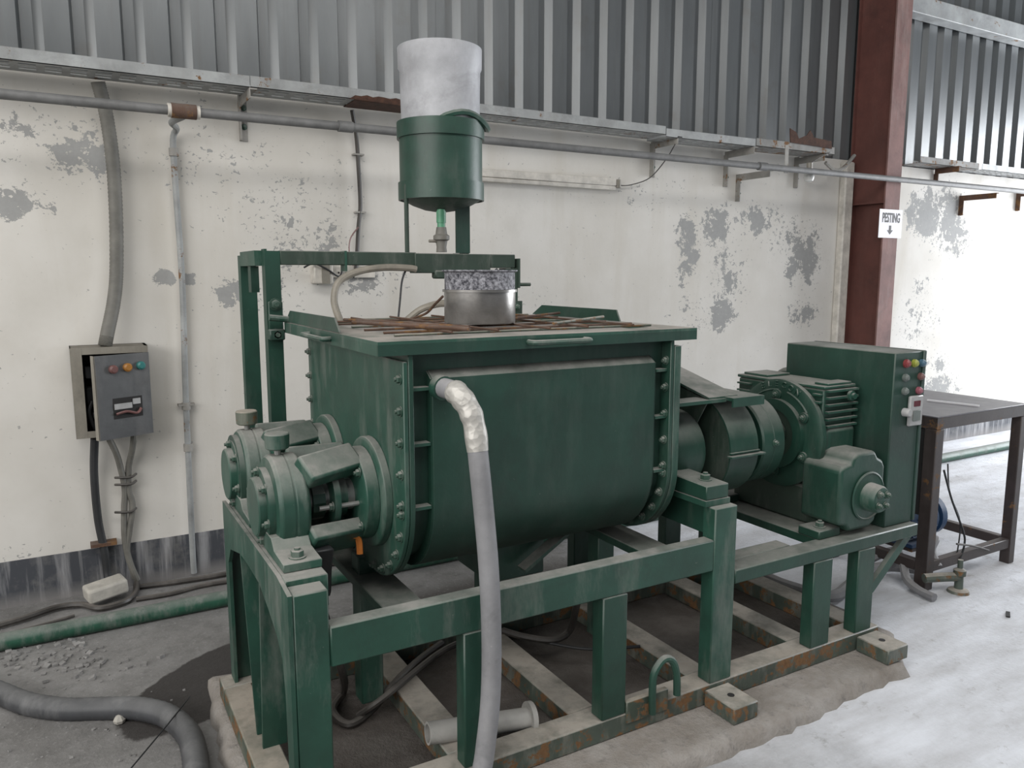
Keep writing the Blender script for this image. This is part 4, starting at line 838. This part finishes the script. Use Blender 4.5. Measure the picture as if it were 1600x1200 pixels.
# floor cables by the wall
def cable(pts, r_, mt, label, k=6): return tag(MB().tube(smooth_path(pts, k), r_, 8).build('floor_cable', mt), label, 'cable')
cable([(.215, 4.0, .03), (.2, 3.9, .02), (.15, 3.82, .018), (.05, 3.8, .018), (-.02, 3.88, .02), (-.12, 3.90, .02), (-.25, 3.84, .02), (-.45, 3.78, .02)], .014, 'cable_dusty', 'dusty taped cable looping on the floor around the pale brick')
cable([(.22, 3.99, .015), (.4, 3.96, .015), (.6, 3.95, .015), (.9, 3.96, .015), (1.4, 3.93, .015)], .013, 'cable_dusty', 'dusty cable along the foot of the wall below the drop pipe')
cable([(.2, 3.84, .012), (.35, 3.83, .012), (.5, 3.86, .012), (.75, 3.84, .012), (1.2, 3.82, .012)], .012, 'cable_dusty', 'dusty cable between the wall and the green floor pipe')
cable([(-.6, 3.70, .01), (-.3, 3.73, .01), (-.15, 3.76, .01), (-.05, 3.79, .01)], .007, 'cable_dusty', 'thin dusty wire on the floor at far left behind the green pipe')
# brick
b0 = at(170, 930, Z=0)
br = MB(); br.box(-.085, .085, -.05, .05, 0, .068); bo = br.build('pale_brick', 'brick', bevel=.012, seg=2); bo.location = (b0.x - .01, 3.90, .034); bo.rotation_euler = (.06, -.10, .25)
tag(bo, 'pale broken brick lying on the cables at the foot of the wall', 'brick')
# rubble chips
rb = MB()
for i in range(170):
    q = at(random.gauss(75, 50), random.gauss(1030, 14), Z=0) if i < 120 else at(random.uniform(0, 350), random.uniform(960, 1190), Z=0)
    if q.x > .30: continue
    s_ = random.uniform(.004, .013) if i < 120 else random.uniform(.002, .006)
    R3 = Matrix.Rotation(random.uniform(0, 6.28), 4, 'Z') @ Matrix.Rotation(random.uniform(-.4, .4), 4, 'X'); R3.translation = Vector((q.x, q.y, s_ * .3))
    rb.box(-s_, s_ * .9, -s_ * .8, s_, -s_ * .4, s_ * .5, R3)
ro = rb.build('rubble_chips', 'rubble', smooth=0); ro['kind'] = 'stuff'; tag(ro, 'scatter of small grey rubble chips on the floor at lower left', 'rubble')
# single stone under the hose
st_ = at(187, 1130, Z=0); so = MB().lathe([(.004, 0), (.017, .004), (.02, .014), (.012, .026), (.003, .03)], (0, 0, 0), (0, 0, 1), 7).build('pebble', 'brick', smooth=0); so.location = (st_.x, st_.y, 0); tag(so, 'single small pebble on the floor just below the dark hose', 'pebble')

# cables on the gantry / trough
tag(MB().tube(smooth_path([at(532, 503, Y=2.84), at(522, 470, Y=2.86), at(530, 440, Y=2.88), at(560, 424, Y=2.89), at(600, 418, Y=2.89), at(640, 419, Y=2.89), at(650, 421, Y=2.89)], 8), .0135, 10).build('cream_hose', 'hose_cream'), 'cream hose arching from the trough rim up under the gantry beam', 'hose')
tag(MB().tube(smooth_path([at(636, 500, Y=2.80), at(655, 485, Y=2.78), at(675, 477, Y=2.74), at(694, 474, Y=2.66), at(715, 478, Y=2.60)], 8), .0135, 10).build('cream_hose', 'hose_cream'), 'short cream hose end lying on the grate behind the pot', 'hose')
tag(MB().tube(smooth_path([at(634, 422, Y=2.90), at(628, 440, Y=2.88), at(625, 470, Y=2.86), at(622, 500, Y=2.85)], 8), .0045, 6).build('hanging_wire', 'black'), 'thin black wire hanging from the gantry beam to the grate', 'wire')
tag(MB().tube(smooth_path([at(692, 463, Y=2.45), at(680, 475, Y=2.5), at(665, 490, Y=2.6), at(640, 499, Y=2.78)], 8), .0045, 6).build('rusty_wire', 'rust'), 'twisted rusty wire from the pot rim to the grate', 'wire')
tag(MB().tube(smooth_path([at(775, 420, Y=2.91), at(779, 428, Y=2.90), at(781, 445, Y=2.89)], 6), .006, 6).build('short_lead', 'black'), 'short black lead curling below the gantry beam near its right end', 'wire')

# under the frame
uc = [at(524, 990, Y=2.3), at(530, 1050, Y=2.3), at(540, 1085, Y=2.25)]
cable([(.62, 2.33, .55), at(532, 1040, Y=2.25), at(537, 1080, Z=.07), at(520, 1110, Z=.065), at(545, 1132, Z=.065), at(580, 1110, Z=.08), at(610, 1075, Z=.14), at(650, 1035, Z=.14), at(690, 1005, Z=.14)], .013, 'cable_dusty', 'brown hose looping down inside the frame behind the near left post')
cable([at(560, 1118, Z=.075), at(600, 1090, Z=.14), at(650, 1048, Z=.14), at(690, 1018, Z=.14), at(730, 1000, Z=.14), at(790, 985, Z=.14)], .011, 'cable_dusty', 'second brown hose lying beside the loop inside the frame')
cable([at(785, 985, Z=.16), at(820, 995, Z=.14), at(865, 1000, Z=.14), at(890, 985, Z=.16), at(900, 950, Z=.3), at(905, 930, Z=.36)], .013, 'cable_dusty', 'grey cable loop seen under the trough between middle posts')
cable([at(790, 990, Z=.13), at(850, 1003, Z=.13), at(920, 1014, Z=.13), at(1000, 1010, Z=.13)], .006, 'black', 'thin black lead lying on the cross members under the trough')
# dark bucket-like sump under the trough
ip_ = thing('loose_pipe', (1.04, 2.0, .05), 'short whitish flanged pipe lying inside the base frame', 'pipe')
ip0 = at(668, 1146, Z=.153); ip1 = at(826, 1122, Z=.125)
MB().ring(ip0, ip1, .033, .026, 24).build('tube', 'pvc', ip_)
MB().ring(ip1 - (ip1 - ip0).normalized() * .004, ip1 + (ip1 - ip0).normalized() * .012, .05, .027, 24).build('flange', 'pvc', ip_)
# trough outlet under the jacket
ou = MB(); ou.box(1.2, 1.42, 2.25, 2.5, .45, .64); ou.build('discharge_chute', 'green', mx, bevel=.004)
MB().bar((1.30, 2.2, .50), (1.52, 2.2, .63), .05, .012).build('chute_flap', 'green_dusty', mx)
cable([at(945, 872, Y=2.5), at(955, 850, Y=2.5), at(968, 838, Y=2.5)], .008, 'cable_dusty', 'short cable hanging under the right part of the trough')
# grey hose behind the right posts
cable([(2.55, 2.95, .04), at(1165, 893, Z=.04), at(1230, 915, Z=.04), at(1295, 932, Z=.04), at(1325, 917, Z=.04), at(1345, 895, Z=.05), at(1390, 885, Z=.04), at(1440, 890, Z=.03)], .028, 'hose_grey', 'thick grey hose on the floor behind the right frame posts', 8)

# ================================================================== TABLE
tbx0, tbx1, tby0, tby1, tz = 3.47, 4.24, 2.10, 2.66, .845
tb_ = thing('steel_table', (3.85, 2.38, 0), 'rusty dark steel work table right of the control cabinet', 'table')
MB().box(tbx0, tbx1, tby0, tby1, tz - .006, tz).build('table_top', 'table_top', tb_, bevel=.001)
for (a, b_, c, d) in ((tbx0, tbx1, tby0, tby0 + .05), (tbx0, tbx1, tby1 - .05, tby1), (tbx0, tbx0 + .05, tby0 + .05, tby1 - .05), (tbx1 - .05, tbx1, tby0 + .05, tby1 - .05)): MB().box(a, b_, c, d, tz - .06, tz - .0065).build('apron', 'table_steel', tb_, smooth=0)
for (x, y, w_) in ((tbx0, tby0, .06), (tbx1 - .05, tby0, .05), (tbx0, tby1 - .05, .05), (tbx1 - .05, tby1 - .05, .05)): MB().box(x, x + w_, y, y + w_, 0, tz - .061).build('leg', 'table_steel', tb_, bevel=.003)
for y in (tby0 + .005, tby1 - .045): MB().box(tbx0 + .061, tbx1 - .051, y, y + .04, .085, .135).build('stretcher', 'table_steel', tb_, bevel=.003)
for x in (tbx0 + .005, tbx1 - .045): MB().box(x, x + .04, tby0 + .061, tby1 - .051, .085, .135).build('stretcher', 'table_steel', tb_, bevel=.003)
MB().box(tbx0 + .01, tbx0 + .018, tby0 + .065, tby1 - .06, .36, tz - .065).build('side_sheet', 'dark', tb_, smooth=0)
sp0 = at(1449, 625, Z=tz + .004); sp1 = at(1530, 634, Z=tz + .004); tag(MB().bar(sp0, sp1, .012, .008).build('white_stick', 'paper', smooth=0), 'thin white stick lying on the dark table top', 'stick')
# blue motor
bm_ = thing('blue_motor', (3.72, 2.36, .136), 'small blue electric motor on the rails under the steel table', 'motor')
MB().lathe([(.03, 0), (.10, .01), (.108, .03), (.108, .22), (.09, .24), (.03, .25)], (3.58, 2.36, .26), (1, 0, 0), 28).build('body', 'blue', bm_)
for i in range(14):
    a = math.pi * 2 * i / 14; MB().box(3.62, 3.78, -.002, .002, .106, .118, Matrix.Translation((0, 2.36, .26)) @ Matrix.Rotation(a, 4, 'X')).build('cooling_fin', 'blue', bm_, smooth=0)
MB().box(3.64, 3.76, 2.28, 2.44, .3655, .43).build('terminal_box', 'blue', bm_, bevel=.006)
MB().box(3.60, 3.80, 2.26, 2.46, .1365, .16).build('foot', 'blue', bm_, bevel=.003)
MB().box(3.60, 3.80, 2.26, 2.46, .12, .136).build('motor_plate', 'table_steel', tb_, smooth=0)
MB().cyl((3.83, 2.36, .26), (3.87, 2.36, .26), .11, n=28).build('pulley', 'blue', bm_)
# table hoses and wires
cable([(3.40, 2.42, .03), at(1395, 860, Z=.12), at(1410, 880, Z=.09), at(1417, 905, Z=.04), at(1435, 922, Z=.025), at(1460, 934, Z=.022)], .02, 'hose_grey', 'grey hose curling to the foot of the near table leg', 8)
cable([at(1475, 735, Y=2.12), at(1487, 780, Y=2.12), at(1505, 830, Y=2.12), at(1507, 850, Y=2.12), at(1500, 875, Y=2.1)], .005, 'black', 'thin black wire hanging beside the near table leg', 8)
cable([at(1481, 725, Y=2.13), at(1484, 770, Y=2.13), at(1500, 815, Y=2.13), at(1496, 862, Y=2.13)], .0035, 'black', 'finer grey wire hanging from the table corner')
cable([at(1495, 850, Y=2.1), at(1520, 853, Y=2.1), at(1545, 860, Y=2.1)], .005, 'cable_dusty', 'short stiff wire sticking out over the table rail')
vl = thing('floor_valve', at(1497, 925, Z=0), 'dirt-caked valve fitting standing on the floor beside the near table leg', 'valve')
vp0 = at(1497, 925, Z=0)
MB().lathe([(.05, 0), (.045, .012), (.02, .02), (.018, .08), (.028, .085), (.028, .11), (.012, .12), (.012, .16)], vp0, (0, 0, 1), 16).build('stem', 'base_dust', vl)
MB().tube(smooth_path([vp0 + Vector((-.15, .08, .07)), vp0 + Vector((-.05, .03, .075)), vp0 + Vector((0, 0, .075))], 5), .022, 10).build('elbow', 'base_dust', vl)
cable([vp0 + Vector((-.02, .09, .10)), vp0 + Vector((.0, .14, .16)), vp0 + Vector((.06, .16, .20)), vp0 + Vector((.10, .2, .19))], .016, 'hose_grey', 'short grey hose stub rising behind the dirt-caked valve')
# second white pipe edge behind the cabinet
tag(MB().cyl((3.16, 2.2, 0), (3.16, 2.2, .72), .012, n=10).build('upright_pipe', 'pvc'), 'thin pale upright pipe between the cabinet and the table', 'pipe')
# dark scrap on bright floor
sc_ = at(1575, 960, Z=.004); so = MB().box(-.03, .03, -.008, .008, -.003, .003).build('floor_scrap', 'dark', smooth=0); so.location = sc_; so.rotation_euler = (0, 0, .5); tag(so, 'small black scrap on the bright floor at right', 'scrap')
